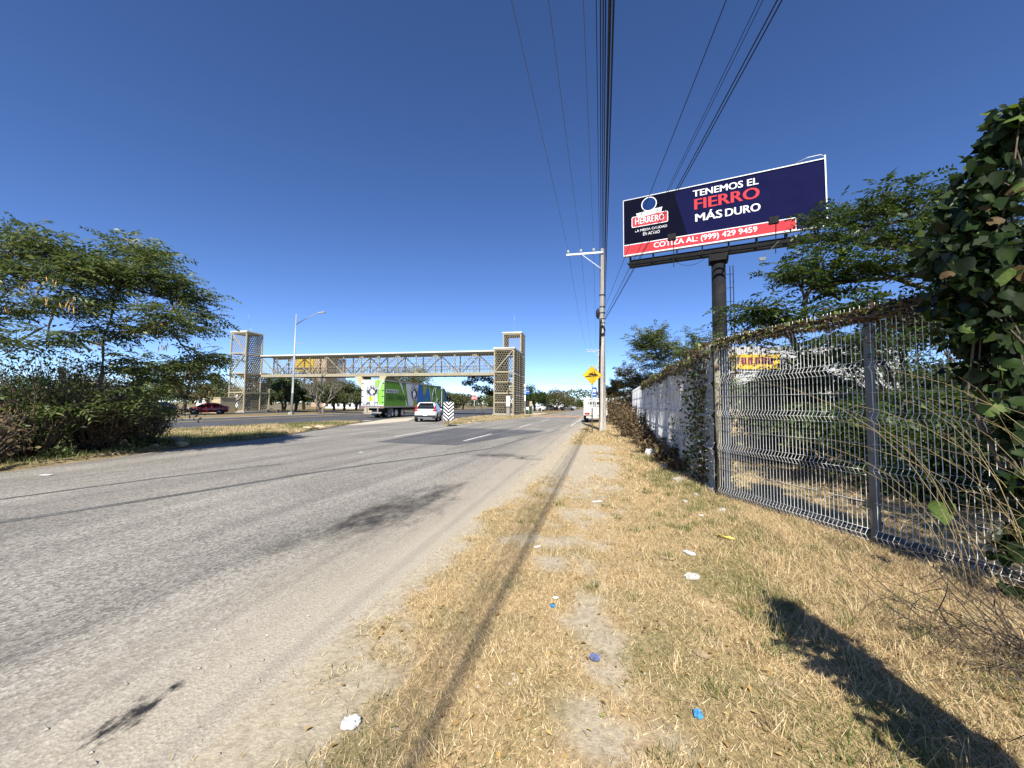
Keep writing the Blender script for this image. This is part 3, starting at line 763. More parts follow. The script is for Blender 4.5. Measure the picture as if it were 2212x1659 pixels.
def sprig_tree(name, label, loc, clumps, mat, ll, lw, trunk_r=0.12, trunk_h=2.0, bark=None, stems=2, group=None, per=6, length=0.9, tilt=(0.0, 0.5), along=5, pairs=5, bias=(0, 0, 0), lean=(0, 0), cat='tree'):
    """open crown: limbs end in sprigs, and feathery compound leaves sit along each sprig"""
    root = empty(name, loc, 0, label, cat, group); mb = MB(); forks = []; PS = []; DS = []
    for k in range(stems):
        a = 6.28 * k / stems + U(-.5, .5); q = Vector((lean[0] + math.cos(a) * 0.55 * (stems > 1), lean[1] + math.sin(a) * 0.55 * (stems > 1), trunk_h * U(0.85, 1.15)))
        p = limb(mb, (math.cos(a) * 0.15 * (stems > 1), math.sin(a) * 0.15 * (stems > 1), -0.05), q, trunk_r, trunk_r * 0.6, 0.12, 8, 6); forks += [p[-1], p[-2]]
    for (x, y, z, r) in clumps:
        c = Vector((x, y, z)); f0 = min(forks, key=lambda p_: (p_ - c).length + 0.3 * abs(p_.z - c.z)); p = limb(mb, f0, c, trunk_r * 0.38, trunk_r * 0.12, 0.2, 5, 6); forks.append(p[3])
        out = c - Vector((0, 0, trunk_h)); out.z *= 0.5; out = out.normalized() if out.length > 0.1 else Vector((0, 0, 1))
        for k in range(max(3, int(per * (0.6 + r)))):
            az = U(0, 6.28); d = Vector((math.cos(az), math.sin(az), U(*tilt))).normalized() * 0.9 + out * 0.6 + Vector(bias); d.normalize()
            L = length * U(0.5, 1.2) * (0.55 + r * 0.9); sp = p[U(0, 1) < 0.5 and -1 or -2]; e = sp + d * L; q = limb(mb, sp, e, trunk_r * 0.10, 0.004, 0.22, 4, 4)
            for j in range(along + 1):
                t = 0.25 + 0.75 * j / along; i0 = min(int(t * 4), 3); pt = q[i0].lerp(q[i0 + 1], t * 4 - i0)
                sd = d.cross(Vector((0, 0, 1))); sd = (sd.normalized() if sd.length > .05 else Vector((1, 0, 0))) * (1 if j % 2 else -1)
                dd = d * (0.5 if j < along else 1.6) + sd * (1.0 if j < along else 0.1) + Vector((U(-.3, .3), U(-.3, .3), U(-.3, .25))); PS.append(tuple(pt)); DS.append(tuple(dd))
    mb.build('trunk', bark or m_bark, root)
    PS = np.array(PS); DS = np.array(DS); n = len(PS)
    v, f = spray_leaves(PS, DS, ll * 3.6 * rng.uniform(0.7, 1.25, n), pairs, ll, lw, 0.35)
    link('crown', npmesh('crown', v, f), mat, root)
    return root
def dome(rx, ry, z0, h, n, r0, r1, seed):
    """clumps over a rounded crown"""
    r = random.Random(seed); out = []
    for i in range(n):
        a = r.uniform(0, 6.283); e = r.random(); k = math.sqrt(1 - (e * 0.95) ** 2) * r.uniform(0.55, 1)
        out.append((math.cos(a) * rx * k, math.sin(a) * ry * k, z0 + h * e * r.uniform(0.8, 1), r.uniform(r0, r1)))
    return out
def tree_at(u, vt, Y, wu, **kw):
    """foot on the ground under photo column u at distance Y; height from row vt, half width wu columns"""
    p = P(u, vt, Y); return Vector((p.x, Y, 0)), p.z, wu / FPX * Y

# tree behind the fence, its branches in flat tiers reaching out to the left
tb = Vector((8.6, 8.8, 0)); cl = []
rr_ = random.Random(4)
for (u, v, Y, r) in ((1620, 668, 8.2, .34), (1665, 672, 8.0, .4), (1720, 690, 7.8, .45), (1690, 602, 8.4, .36), (1745, 590, 8.4, .46), (1800, 610, 8.2, .5), (1745, 520, 8.8, .36),
                     (1790, 470, 8.6, .42), (1840, 455, 8.6, .5), (1900, 450, 8.8, .55), (1850, 530, 8.2, .55), (1930, 520, 8, .6), (1990, 470, 8.2, .6), (2040, 450, 8.6, .5), (1880, 600, 8, .6),
                     (1960, 600, 7.6, .65), (2050, 560, 8, .7), (2030, 640, 7.6, .6), (1830, 680, 7.8, .5), (1930, 690, 7.4, .6), (2010, 720, 7.4, .7), (2120, 500, 8.5, .9), (2150, 620, 8, .8), (1700, 480, 9.6, .22), (1780, 650, 8.4, .4)):
    p = P(u + (85 if v < 560 else 35), v + (10 if v < 560 else 0), Y) - tb; cl.append((p.x, p.y, p.z, r))
for i in range(46):
    u = rr_.uniform(1710, 2200); v = rr_.uniform(740, 1150); Y = rr_.uniform(7.0, 9.5)
    if v > 870 and u < 1760 + (1000 - v) * 0.35 * (v < 1000): continue
    if u - 1106 < 560 + 60 * (v > 1000) and v > 880: continue
    p = P(u, v, Y) - tb
    if p.z > 0.4: cl.append((p.x, p.y, p.z, rr_.uniform(0.5, 0.8)))
sprig_tree('tiered_tree', 'dense dark green tree in flat tiers behind the wire fence', tb, cl, lf_dark, 0.105, 0.05, 0.15, 1.6, m_darkbark, 3, None, 11, 0.95, (-0.12, 0.12), 6, 5, (-0.55, -0.1, 0.02))
for x, y, r, h in ((7.6, 7.6, 1.2, 1.5), (9.8, 7.0, 1.5, 2.0), (6.9, 9.8, 1.0, 1.2), (6.6, 6.3, 1.0, 1.5), (7.4, 5.0, 1.3, 1.8)):
    bush('undergrowth_bush', {7.6: 'dark leafy bush low behind the nearer wire fence', 9.8: 'large dark leafy bush behind the fence at the frame edge', 6.9: 'low dark bush under the tiered tree beyond the fence', 6.6: 'dark leafy bush showing through the first fence panel', 7.4: 'dark leafy bush showing through the second fence panel'}[x], (x, y, 0), r, h, 40, 4200, lf_dark, 0.1, 'bushes behind the wire fence', m_darkbark)

for x, y, h, w, lab in ((11.6, 11.2, 5.0, 2.0, 'dense dark tree filling the lot behind the tiered tree'), (14.6, 12.8, 5.4, 2.2, 'dense dark tree deep in the lot behind the second fence panel'), (18.0, 13.5, 5.6, 2.4, 'dense dark tree in the lot next to the frame edge'), (10.4, 15.0, 3.6, 1.6, 'rounded dark tree in the lot below the shop wall')):
    tree('lot_tree', lab, Vector((x, y, 0)), dome(w, w, 0.5, h - 1.0, 30, 0.5, 0.8, int(x * 10)), 6500, 0.15, lf_dark, 0.13, 1.2, m_darkbark, group='trees in the fenced lot', aspect=0.5, flat=0.6)
# trees that look over the slab wall
for i, (u, vt, Y, wu, n, mt, lab) in enumerate(((1490, 715, 22, 60, 5200, lf_mid, 'feathery green tree rising behind the slab wall by the billboard column'), (1415, 712, 26, 62, 4800, lf_mid, 'open grey-green tree behind the middle of the slab wall'),
                                        (1365, 790, 30, 40, 3000, lf_dry, 'low dusty tree behind the far end of the slab wall'), (1555, 760, 20, 40, 2600, lf_mid, 'small green tree behind the corner of wall and fence'), (1328, 815, 42, 22, 1500, lf_dry, 'thin bare-topped tree beyond the slab wall'))):
    loc, h, w = tree_at(u, vt, Y, wu)
    sprig_tree('roadside_tree', lab, loc, dome(w * 0.85, w * 0.85, h * 0.36, h * 0.55, 16, 0.3, 0.6, 50 + i), mt, 0.16, 0.06, 0.08, h * 0.33, m_bark, 3, 'trees behind the slab wall', 12, w * 0.55, (0.0, 0.7), 5, 5)

# dry bushes at the foot of the wall
for i, (s_, t_, r, h, nt_, nl, lab) in enumerate(((29.5, 1.0, 1.3, 2.3, 60, 2600, 'tall brown dry bush by the far end of the slab wall'), (25, 1.1, 0.9, 1.5, 45, 1500, 'brown dry bush leaning on the slab wall behind the utility pole'), (18.5, 1.1, 0.9, 1.3, 50, 1400, 'straw-brown bush at the foot of the wall past its middle'),
                                                (15.5, 1.25, 0.6, 0.8, 35, 900, 'low brown bush at the middle of the slab wall'), (12.7, 1.35, 0.5, 0.6, 30, 700, 'small brown bush near the plastic bags at the wall'), (10.6, 1.45, 0.45, 0.55, 28, 700, 'small dark bush nearest the corner post'), (9.2, 1.5, 0.3, 0.4, 22, 500, 'dark weed tuft close to the rusty pipe post'),
                                                (34, 0.9, 1.4, 2.4, 50, 2200, 'brown dry bush behind the parked stake truck'))):
    bush('dry_bush', lab, road(s_, t_), r, h, nt_, nl, lf_brown, 0.07 + 0.003 * s_, 'dry bushes along the slab wall')

# heart-leaved vine heaped on the fence at the frame edge
def heart_leaf_mesh(seed):
    r = random.Random(seed); out = [(0, 0.02), (0.22, -0.08), (0.44, 0.02), (0.5, 0.28), (0.36, 0.62), (0.15, 0.88), (0, 1.05), (-0.15, 0.88), (-0.36, 0.62), (-0.5, 0.28), (-0.44, 0.02), (-0.22, -0.08)]
    cu = r.uniform(-0.28, 0.05); fo = r.uniform(0.5, 2.6); V = [(0, 0.0, 0), (0, 0.5, 0.02), (0, 1.05, cu)]; k = 3; F_ = []
    for sg in (1, -1):
        pts = [(0.22, -0.08, 0.05), (0.44, 0.02, 0.10), (0.5, 0.28, 0.11), (0.36, 0.62, 0.06), (0.15, 0.88, -0.03)]
        for x, y, z in pts: V.append((sg * x * r.uniform(0.85, 1.08), y + r.uniform(-.03, .03), z * fo + cu * y * y * 0.6 + r.uniform(-0.03, 0.03)))
        a = [k, k+1, k+2, k+3, k+4]; k += 5
        tri = [(0, a[0], a[1]), (0, a[1], 1), (1, a[1], a[2]), (1, a[2], a[3]), (1, a[3], a[4]), (1, a[4], 2)]
        F_ += tri if sg > 0 else [t[::-1] for t in tri]
    me = bpy.data.meshes.new('leaf'); me.from_pydata(V, [], F_); me.polygons.foreach_set('use_smooth', [True] * len(F_)); me.update(); return me
def matmix(name, c):
    m = M(name, c, 0.6, var=0.35, scale=4, spec=0.2); nt_ = m.node_tree; b_ = nt_.nodes['Principled BSDF']
    t = nd(nt_, 'ShaderNodeBsdfTranslucent'); t.inputs['Color'].default_value = (*sc(c, 2.2), 1); x = nd(nt_, 'ShaderNodeMixShader'); x.inputs[0].default_value = 0.3
    nt_.links.new(b_.outputs[0], x.inputs[1]); nt_.links.new(t.outputs[0], x.inputs[2]); nt_.links.new(x.outputs[0], nt_.nodes['Material Output'].inputs['Surface']); return m
hl = []
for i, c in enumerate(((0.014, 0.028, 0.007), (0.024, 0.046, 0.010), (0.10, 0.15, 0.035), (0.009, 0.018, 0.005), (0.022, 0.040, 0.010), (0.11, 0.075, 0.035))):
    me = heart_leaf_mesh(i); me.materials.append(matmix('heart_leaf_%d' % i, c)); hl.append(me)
VB = F0 + fd * 3.55
vine = empty('heart_leaf_vine', VB, 0, 'heap of large heart-shaped dark green leaves smothering the fence at the frame edge', 'vine')
vc = []
rv = random.Random(9)
for (u, v, Y, r, n) in ((2190, 300, 3.1, .22, 14), (2140, 380, 3.1, .22, 16), (2100, 460, 3.15, .22, 18), (2180, 430, 3.0, .3, 22), (2075, 540, 3.2, .2, 16), (2150, 560, 3.0, .3, 26), (2100, 630, 3.1, .24, 20), (2180, 680, 2.95, .3, 24),
                     (2120, 700, 3.05, .2, 14), (2160, 790, 3.0, .22, 14), (2200, 560, 2.9, .35, 24), (2205, 240, 3.0, .15, 8), (2198, 860, 2.95, .16, 5), (2190, 1130, 2.95, .15, 4), (2200, 960, 2.95, .14, 3), (2150, 1200, 3.0, .1, 3), (2195, 1260, 2.95, .12, 3), (2208, 920, 2.8, .07, 2), (2212, 1050, 2.8, .07, 2), (2214, 1180, 2.8, .06, 2), (2214, 1330, 2.8, .06, 2), (2216, 1420, 2.8, .06, 1), (2040, 1085, 3.1, .02, 2)):
    c = P(u, v, Y) - VB
    vc.append((c, r))
    for k in range(int(n * 1.25)):
        d = Vector((rv.gauss(0, 1), rv.gauss(0, 1), rv.gauss(0, 1))).normalized() * r * rv.random() ** 0.4
        sz = rv.choice((rv.uniform(0.04, 0.08), rv.uniform(0.07, 0.12), rv.uniform(0.10, 0.17)))
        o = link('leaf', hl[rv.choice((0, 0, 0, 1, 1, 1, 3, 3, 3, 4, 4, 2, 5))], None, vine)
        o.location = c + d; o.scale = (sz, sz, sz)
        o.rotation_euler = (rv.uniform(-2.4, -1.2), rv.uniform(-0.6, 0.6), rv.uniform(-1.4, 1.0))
mb = MB()
for c, r in vc:
    limb(mb, (U(-.2, .5), U(-.3, .1), 0.0), c, 0.016, 0.005, 0.25, 5, 6)
mb.build('stems', m_darkbark, vine)
n = 2600
C = np.array([tuple(c) for c, r in vc]); Rr = np.array([r for c, r in vc]) * 1.15
idx = np.where(rng.random(n) < 0.8, rng.integers(0, 12, n), rng.integers(len(C) - 6, len(C) - 1, n)); off = rand_dirs(n) * (Rr[idx] * rng.random(n) ** 0.5)[:, None]
pos = C[idx] + off + np.array([0.14, 0.16, 0]); L_ = rng.uniform(0.07, 0.15, n)
v, f = leaf_quads(pos, rand_dirs(n, -0.6), rand_dirs(n, 0.5), L_, L_ * 0.8)
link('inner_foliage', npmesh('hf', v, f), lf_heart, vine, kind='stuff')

# unseen tree added to shade the vine and the ground beyond the fence
st_ = Vector((6.3, -1.9, 0))
tree('added_shade_tree', 'broad leafy tree added out of view to shade the vine', st_, [(-1.5 + 0.9 * (k % 4) , -0.8 + 1.1 * (k // 4 % 3), 3.9 + 1.3 * (k // 12) + 0.3 * (k % 3), 0.9) for k in range(36)], 9000, 0.16, lf_dark, 0.16, 3.2, m_darkbark, flat=0.8, aspect=0.6)

# leafy post added out of view to cast the long shadow across the verge
pb = Vector((1.93, 0.92, 0.04))
wp = empty('shadow_caster_post', pb, 0, 'unseen leafy post added to cast the long shadow across the grass', 'post')
MB().tube([(0, 0, -0.05), (0.02, 0, 0.8), (0.0, 0.02, 1.85)], [0.075, 0.07, 0.065], 10).build('post_shaft', m_conc, wp)
n = 1500; zz = rng.uniform(0.05, 2.08, n); rad = 0.15 + 0.09 * np.sin(zz * 5) ** 2; a = rng.uniform(0, 6.283, n); k = rng.random(n) ** 0.5
pos = np.stack([np.cos(a) * rad * k - 0.12, np.sin(a) * rad * k, zz], 1); pos[zz > 1.85, 0] *= 0.5; L_ = rng.uniform(0.05, 0.1, n)
v, f = leaf_quads(pos, rand_dirs(n, -0.4), rand_dirs(n, 0.5), L_, L_ * 0.8)
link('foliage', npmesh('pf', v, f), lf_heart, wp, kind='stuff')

# tall dry grass and bare twigs leaning in from the frame edge
m_straw = M('straw_stalk', (0.34, 0.26, 0.13), 0.7, var=0.25, scale=5)
tg = empty('tall_dry_grass', (3.75, 2.5, 0.05), 0, 'tall straw-coloured grass stalks arching in front of the fence', 'grass clump')
mb = MB(); rt = random.Random(12)
for i in range(58):
    b0 = Vector((rt.uniform(-0.35, 0.45), rt.uniform(-0.7, 0.6), 0)); L = rt.uniform(0.4, 1.45); az = rt.gauss(math.pi * 0.97, 0.5); rise = rt.uniform(0.7, 2.0); pts = []
    for j in range(8):
        t = j / 7; pts.append(b0 + Vector((math.cos(az), math.sin(az), 0)) * L * (t ** 1.7) + Vector((0, 0, rise * (1.55 * t - 0.68 * t * t))))
    if rt.random() < 0.3:
        kk = rt.randint(3, 6); dv_ = Vector((rt.uniform(-.5, .2), rt.uniform(-.3, .3), -rt.uniform(.2, .8))).normalized() * 0.12
        for j in range(kk, 8): pts[j] = pts[kk - 1] + dv_ * (j - kk + 1)
    mb.tube(pts, [0.003, 0.0028, 0.0025, 0.0022, 0.0018, 0.0015, 0.0011, 0.0007], 3, cap=False)
    if rt.random() < 0.35:
        for j in range(9):
            q = pts[-2].lerp(pts[-1], j / 9); e = q + Vector((rt.uniform(-.05, .05), rt.uniform(-.05, .05), rt.uniform(-.05, .03))); mb.tube([q, e], 0.0012, 3, cap=False)
mb.build('stalks', m_straw, tg, kind='stuff')
tw = empty('bare_twig_brush', (2.75, 1.95, 0.05), 0, 'tangle of bare dark twigs low at the frame edge in front of the fence', 'bush')
mb = MB()
for i in range(70):
    b0 = Vector((rt.uniform(0.0, 0.55), rt.uniform(-0.3, 0.6), 0)); az = rt.gauss(math.pi, 0.7); L = rt.uniform(0.25, 0.85); e = b0 + Vector((math.cos(az) * L, math.sin(az) * L * 0.6, rt.uniform(0.05, 0.75)))
    p = limb(mb, b0, e, 0.005, 0.0014, 0.18, 4, 6)
    for _ in range(3):
        k = rt.randint(2, 5); limb(mb, p[k], p[k] + Vector((rt.uniform(-.3, .1), rt.uniform(-.2, .2), rt.uniform(-.2, .2))), 0.0028, 0.001, 0.3, 3, 3)
mb.build('twigs', m_darkbark, tw, kind='stuff')
# ------------------------------------------------------------------ billboard on its column
m_black = M('black_steel_paint', (0.012, 0.0125, 0.014), 0.7, var=0.3, scale=4, dirt=((0.06, 0.045, 0.035), 0.2), bump=0.1, spec=0.12)
m_navy = M('navy_print', (0.008, 0.009, 0.045), 0.9, var=0.15, scale=0.8, spec=0.04)
m_navyd = M('dark_navy_print', (0.004, 0.0045, 0.014), 0.9, var=0.12, scale=0.8, spec=0.04)
m_redp = M('red_print', (0.50, 0.035, 0.045), 0.8, var=0.06, scale=1)
m_whitep = M('white_print', (0.80, 0.80, 0.80), 0.8, var=0.04, scale=2)
m_charc = M('charcoal_print', (0.05, 0.05, 0.055), 0.5)
m_bluep = M('blue_print', (0.012, 0.035, 0.13), 0.9, var=0.1, scale=3, spec=0.05)
m_alum = M('white_aluminium_edge', (0.50, 0.52, 0.54), 0.5, metal=0.3, var=0.08, scale=3)
bl, br = Vector((8.73, 29.6)), Vector((20.2, 24.2)); bdir = (br - bl).normalized()
bbase = Vector((14.64, 26.82, 0)); brz = math.atan2(bdir.y, bdir.x); BW = (br - bl).length
BX0 = -(Vector((14.64, 26.82)) - bl).dot(bdir); BX1 = BX0 + BW; BZ0, BZ1 = 13.2, 17.6
bil = empty('billboard', bbase, brz, 'tall navy and red advertising billboard on a single black column', 'billboard')
bn = Vector((-bdir.y, bdir.x, 0)); bn = bn if bn.y > 0 else -bn
def bb(zx, zy):
    """photo detail coordinates -> place on the face (x along the face, z up)"""
    u = (2400 + zx / 2.328) / 1.8228; v = (550 + zy / 2.328) / 1.8228
    d = ray(u, v); o3 = Vector((bl.x, bl.y, 0)); t = (o3 - Vector((0, 0, CAM_H))).dot(bn) / d.dot(bn); p = Vector((0, 0, CAM_H)) + d * t
    return ((Vector((p.x, p.y)) - Vector((bbase.x, bbase.y))).dot(bdir), p.z)
mb = MB(); mb.box(((BX0 + BX1) / 2, 0.12, (BZ0 + BZ1) / 2), (BW, 0.22, BZ1 - BZ0)); face = mb.build('face_panel', m_navy, bil, 0.01)
FY = 0.0
def sheet(pts, lev, mat, name, par=None):
    mb = MB(); mb.poly([(x, FY - 0.004 * lev, z) for x, z in pts]); me = mb.mesh(name)
    if me.polygons[0].normal.y > 0: me.flip_normals()
    return link(name, me, mat, par or face)
dx0 = bb(585, 432)[0]; dx1 = bb(715, 790)[0]
ZR0, ZR1 = BZ0 + 0.06, BZ0 + 0.80
sheet([(BX0, BZ0), (dx1 + 0.35, BZ0), (dx1, ZR1), (dx0, BZ1), (BX0, BZ1)], 1, m_navyd, 'dark_ground')
XR = bb(1705, 720)[0]
sheet([(BX0 + 0.03, ZR0 - 0.06), (XR + 0.03, ZR0 - 0.06), (XR + 0.03, ZR1 + 0.06), (BX0 + 0.03, ZR1 + 0.06)], 2, m_whitep, 'band_border')
sheet([(BX0 + 0.03, ZR0), (XR, ZR0), (XR, ZR1), (BX0 + 0.03, ZR1)], 3, m_redp, 'red_band')
def btext(body, zx0, zx1, zy, h, mat, lev, bold=0.02, bodyname='lettering', zfix=None):
    zc = (zx0 + zx1) / 2; zfix = (ZR0 + ZR1) / 2 if body.startswith('COTIZA') else zfix; x0 = bb(zx0, zy)[0]; x1 = bb(zx1, zy)[0]; xc, z = bb(zc, zy)
    me = text_mesh(body, 1.0, bold, fit=abs(x1 - x0), height=h)
    o = link(bodyname, me, mat, face); o.matrix_local = plane_matrix(((x0 + x1) / 2, FY - 0.004 * lev, zfix or z), (1, 0, 0), (0, 0, 1)); return o
btext('TENEMOS EL', 765, 1365, 437, 0.48, m_whitep, 4, 0.025)
btext('FIERRO', 780, 1372, 538, 0.80, m_redp, 4, 0.03)
zm = bb(1085, 656)[1]
btext('MÁS', 788, 1030, 676, 0.72, m_whitep, 4, 0.025, zfix=zm)
btext('DURO', 1062, 1382, 645, 0.55, m_whitep, 4, 0.025, zfix=zm - 0.085)
btext('COTIZA AL: (999) 429 9459', 405, 1355, 878, 0.52, m_whitep, 4, 0.02)
btext('LA MEJOR CALIDAD', 236, 528, 817, 0.24, m_whitep, 4, 0.0)
btext('EN ACERO', 308, 460, 853, 0.24, m_whitep, 4, 0.0)
lx0, lx1 = bb(203, 730)[0], bb(537, 730)[0]; lz = bb(370, 727)[1]
def rrect(x0, x1, z0, z1, r, n=5):
    out = []
    for cx_, cz_, a0 in ((x1 - r, z1 - r, 0), (x0 + r, z1 - r, 90), (x0 + r, z0 + r, 180), (x1 - r, z0 + r, 270)):
        for k in range(n + 1):
            a = R(a0 + 90 * k / n); out.append((cx_ + r * math.cos(a), cz_ + r * math.sin(a)))
    return out
sheet(rrect(lx0, lx1, lz - 0.46, lz + 0.40, 0.12), 4, m_whitep, 'logo_plate_border')
sheet(rrect(lx0 + 0.05, lx1 - 0.05, lz - 0.41, lz + 0.35, 0.09), 5, m_redp, 'logo_plate')
cxl, czl = bb(362, 590)
def ell(cx_, cz_, rx, rz, n=28): return [(cx_ + rx * math.cos(6.2832 * k / n), cz_ + rz * math.sin(6.2832 * k / n)) for k in range(n)]
sheet(ell(cxl, czl, 0.56, 0.56), 4.5, m_whitep, 'logo_ring'); sheet(ell(cxl, czl, 0.50, 0.50), 5.5, m_bluep, 'logo_disc')
rx0, rx1 = bb(245, 670)[0], bb(485, 670)[0]; rz_ = bb(365, 668)[1]
sheet([(rx0 + 0.1, rz_ - 0.26), (rx1 - 0.1, rz_ - 0.12), (rx1, rz_ + 0.26), (rx0, rz_ + 0.1)], 6.5, m_whitep, 'logo_ribbon')
o = btext('LA CASA DEL', 266, 468, 666, 0.24, m_charc, 7.5, 0.0)
btext('HERRERO', 236, 500, 728, 0.50, m_whitep, 6, 0.015)
mb = MB(); mb.box(((BX0 + BX1) / 2, 0.1, BZ1 + 0.03), (BW + 0.1, 0.3, 0.06)); mb.box((BX1 + 0.03, 0.1, (BZ0 + BZ1) / 2 + 0.1), (0.07, 0.32, BZ1 - BZ0 + 0.3)); mb.box(((BX0 + BX1) / 2, 0.1, BZ0 - 0.03), (BW + 0.1, 0.3, 0.06)); mb.box((BX0 - 0.03, 0.1, (BZ0 + BZ1) / 2), (0.06, 0.3, BZ1 - BZ0))
mb.build('edge_frame', m_alum, bil)
MB().tube([(0, 0.75, -0.1), (0, 0.75, 6), (0, 0.75, 11.95)], [0.5, 0.48, 0.46], 28).build('column', m_black, bil)
mb = MB(); mb.box((0, 0.75, 12.2), (1.25, 1.1, 0.5)); mb.cyl((0, 0.75, 11.9), 0.56, 0.12, 24); mb.build('column_head', m_black, bil, 0.02)
mb = MB(); mb.box(((BX0 + BX1) / 2, 0.72, 12.72), (BW - 0.6, 0.42, 0.55)); mb.build('main_beam', m_black, bil, 0.02)
mb = MB()
for k in range(8):
    x = BX0 + 0.4 + k * (BW - 0.8) / 7
    mb.bar((x, 0.5, 12.5), (x, -0.95, 12.22), 0.07, 0.09); mb.bar((x, 0.35, 12.95), (x, 0.35, 17.2), 0.09); mb.bar((x, 0.9, 12.9), (x, 0.4, 15.6), 0.06); mb.bar((x, 0.2, 12.4), (x, 0.2, 13.15), 0.07)
mb.build('brackets', m_black, bil)
mb = MB()
for y, z in ((-0.95, 12.28), (-0.55, 12.28), (-0.95, 12.22)): mb.bar((BX0 + 0.5, y, z), (BX1 - 0.3, y, z), 0.06, 0.07)
mb.build('catwalk', m_black, bil)
for x in (bb(590, 900)[0], bb(1490, 760)[0]):
    mb = MB(); mb.bar((x, -0.9, 11.5), (x + 0.02, -1.15, 13.5), 0.05); mb.bar((x, -0.9, 12.3), (x, 0.1, 12.5), 0.05); a = mb.build('lamp_arm', m_black, bil)
    mb = MB(); mb.box((x - 0.1, -1.15, 13.62), (0.55, 0.24, 0.46)); mb.build('floodlight', m_black, bil, 0.02)
x = bb(1370, 1080)[0]; mb = MB(); mb.bar((x + 1.0, -0.95, 12.3), (x, -1.6, 11.1), 0.035); mb.box((x - 0.05, -1.65, 11.0), (0.35, 0.16, 0.2)); mb.build('drooping_lamp', m_galvpost, bil)
mb = MB(); mb.tube([(0.72, 0.75, 0), (0.72, 0.75, 11.6)], 0.03, 6); mb.tube([(0.92, 0.75, 0), (0.92, 0.75, 11.6)], 0.03, 6)
for z in range(1, 12): mb.bar((0.45, 0.75, z), (0.92, 0.75, z), 0.03)
mb.build('ladder', m_black, bil)
MB().tube([(-3.2 + k * 0.34, -0.95, 12.2 - 0.75 * (1 - ((k - 4) / 4) ** 2)) for k in range(9)], 0.014, 5).build('slack_cable', m_black, bil)
MB().tube([(BX1 - 1.8, 0, BZ1 + 0.05), (BX1 - 0.9, -0.1, BZ1 + 0.28), (BX1 - 0.2, -0.05, BZ1 + 0.32), (BX1 + 0.05, 0, BZ1 + 0.15)], 0.03, 6).build('loose_edge_tube', m_alum, bil)

# ------------------------------------------------------------------ utility poles and overhead cables
m_polec = M('pale_concrete_pole', (0.50, 0.46, 0.39), 0.85, var=0.16, scale=8, stretch=(1, 1, 0.25), bump=0.15)
m_porc = M('grey_porcelain', (0.36, 0.36, 0.32), 0.3, var=0.1, scale=10)
m_steelg = M('galvanised_steel', (0.52, 0.56, 0.60), 0.4, metal=0.4, var=0.1, scale=6)
m_cable = M('black_cable', (0.012, 0.012, 0.013), 0.6, var=0.1)
m_alwire = M('aluminium_wire', (0.10, 0.10, 0.11), 0.5, var=0.1)
PX = Vector((5.22, 22.2, 0))
pole = empty('utility_pole', PX, -R(12.5), 'tall concrete utility pole with steel crossarm beside the yellow sign', 'utility pole', 'concrete utility poles along the road')
prof = MB(); n = 8
prof.tube([(0, 0, -0.1), (0, 0, 5), (0.04, 0, 10.72)], [0.215, 0.165, 0.105], 8, smooth=False); prof.build('shaft', m_polec, pole)
ARM = 10.45
mb = MB(); mb.box((-0.98, -0.13, ARM), (2.15, 0.10, 0.11)); mb.build('crossarm', m_steelg, pole, 0.008)
mb = MB(); mb.bar((-1.12, -0.13, ARM - 0.06), (-0.05, -0.13, ARM - 0.95), 0.05, 0.03); mb.build('arm_brace', m_steelg, pole)
INS = (-1.95, -1.2, -0.46)
for x in INS:
    mb = MB(); mb.tube([(x, -0.13, ARM + 0.05), (x, -0.13, ARM + 0.1), (x, -0.13, ARM + 0.12), (x, -0.13, ARM + 0.17), (x, -0.13, ARM + 0.19), (x, -0.13, ARM + 0.26), (x, -0.13, ARM + 0.3)], [0.03, 0.05, 0.085, 0.08, 0.06, 0.07, 0.03], 10); mb.build('insulator', m_porc, pole)
mb = MB()
for z in (7.25, 7.95, 6.9, 6.55, 6.3, 5.6): mb.cyl((0.02, 0, z), 0.172, 0.035, 10)
mb.build('strap_bands', m_black, pole)
mb = MB()
for k in range(7):
    c = (0.02 + U(-.02, .02), -0.19 - 0.012 * (k % 3), 5.85 + U(-.05, .05)); r_ = 0.25 + U(-.03, .03)
    mb.tube([(c[0] + 0.6 * r_ * math.cos(a * 0.6283), c[1], c[2] + r_ * 1.1 * math.sin(a * 0.6283)) for a in range(11)], 0.018, 5)
mb.build('cable_coil', m_cable, pole)
mb = MB(); mb.tube([(-0.22, -0.05, 6.55), (-0.24, -0.05, 6.7), (-0.24, -0.05, 7.0), (-0.22, -0.05, 7.15)], [0.05, 0.1, 0.1, 0.05], 10); mb.build('splice_case', m_cable, pole)
mb = MB()
for k in range(5): mb.tube([(-0.14 + k * 0.03, -0.17, 6.5), (-0.17 + k * 0.02, -0.19, 4.5), (-0.2 + k * 0.02, -0.16, 2.6), (-0.14, -0.14, 0.6)], 0.012, 4)
mb.build('riser_cables', m_cable, pole)
P2, P3 = Vector((14.4, 63.4, 0)), Vector((17.6, 78.0, 0))
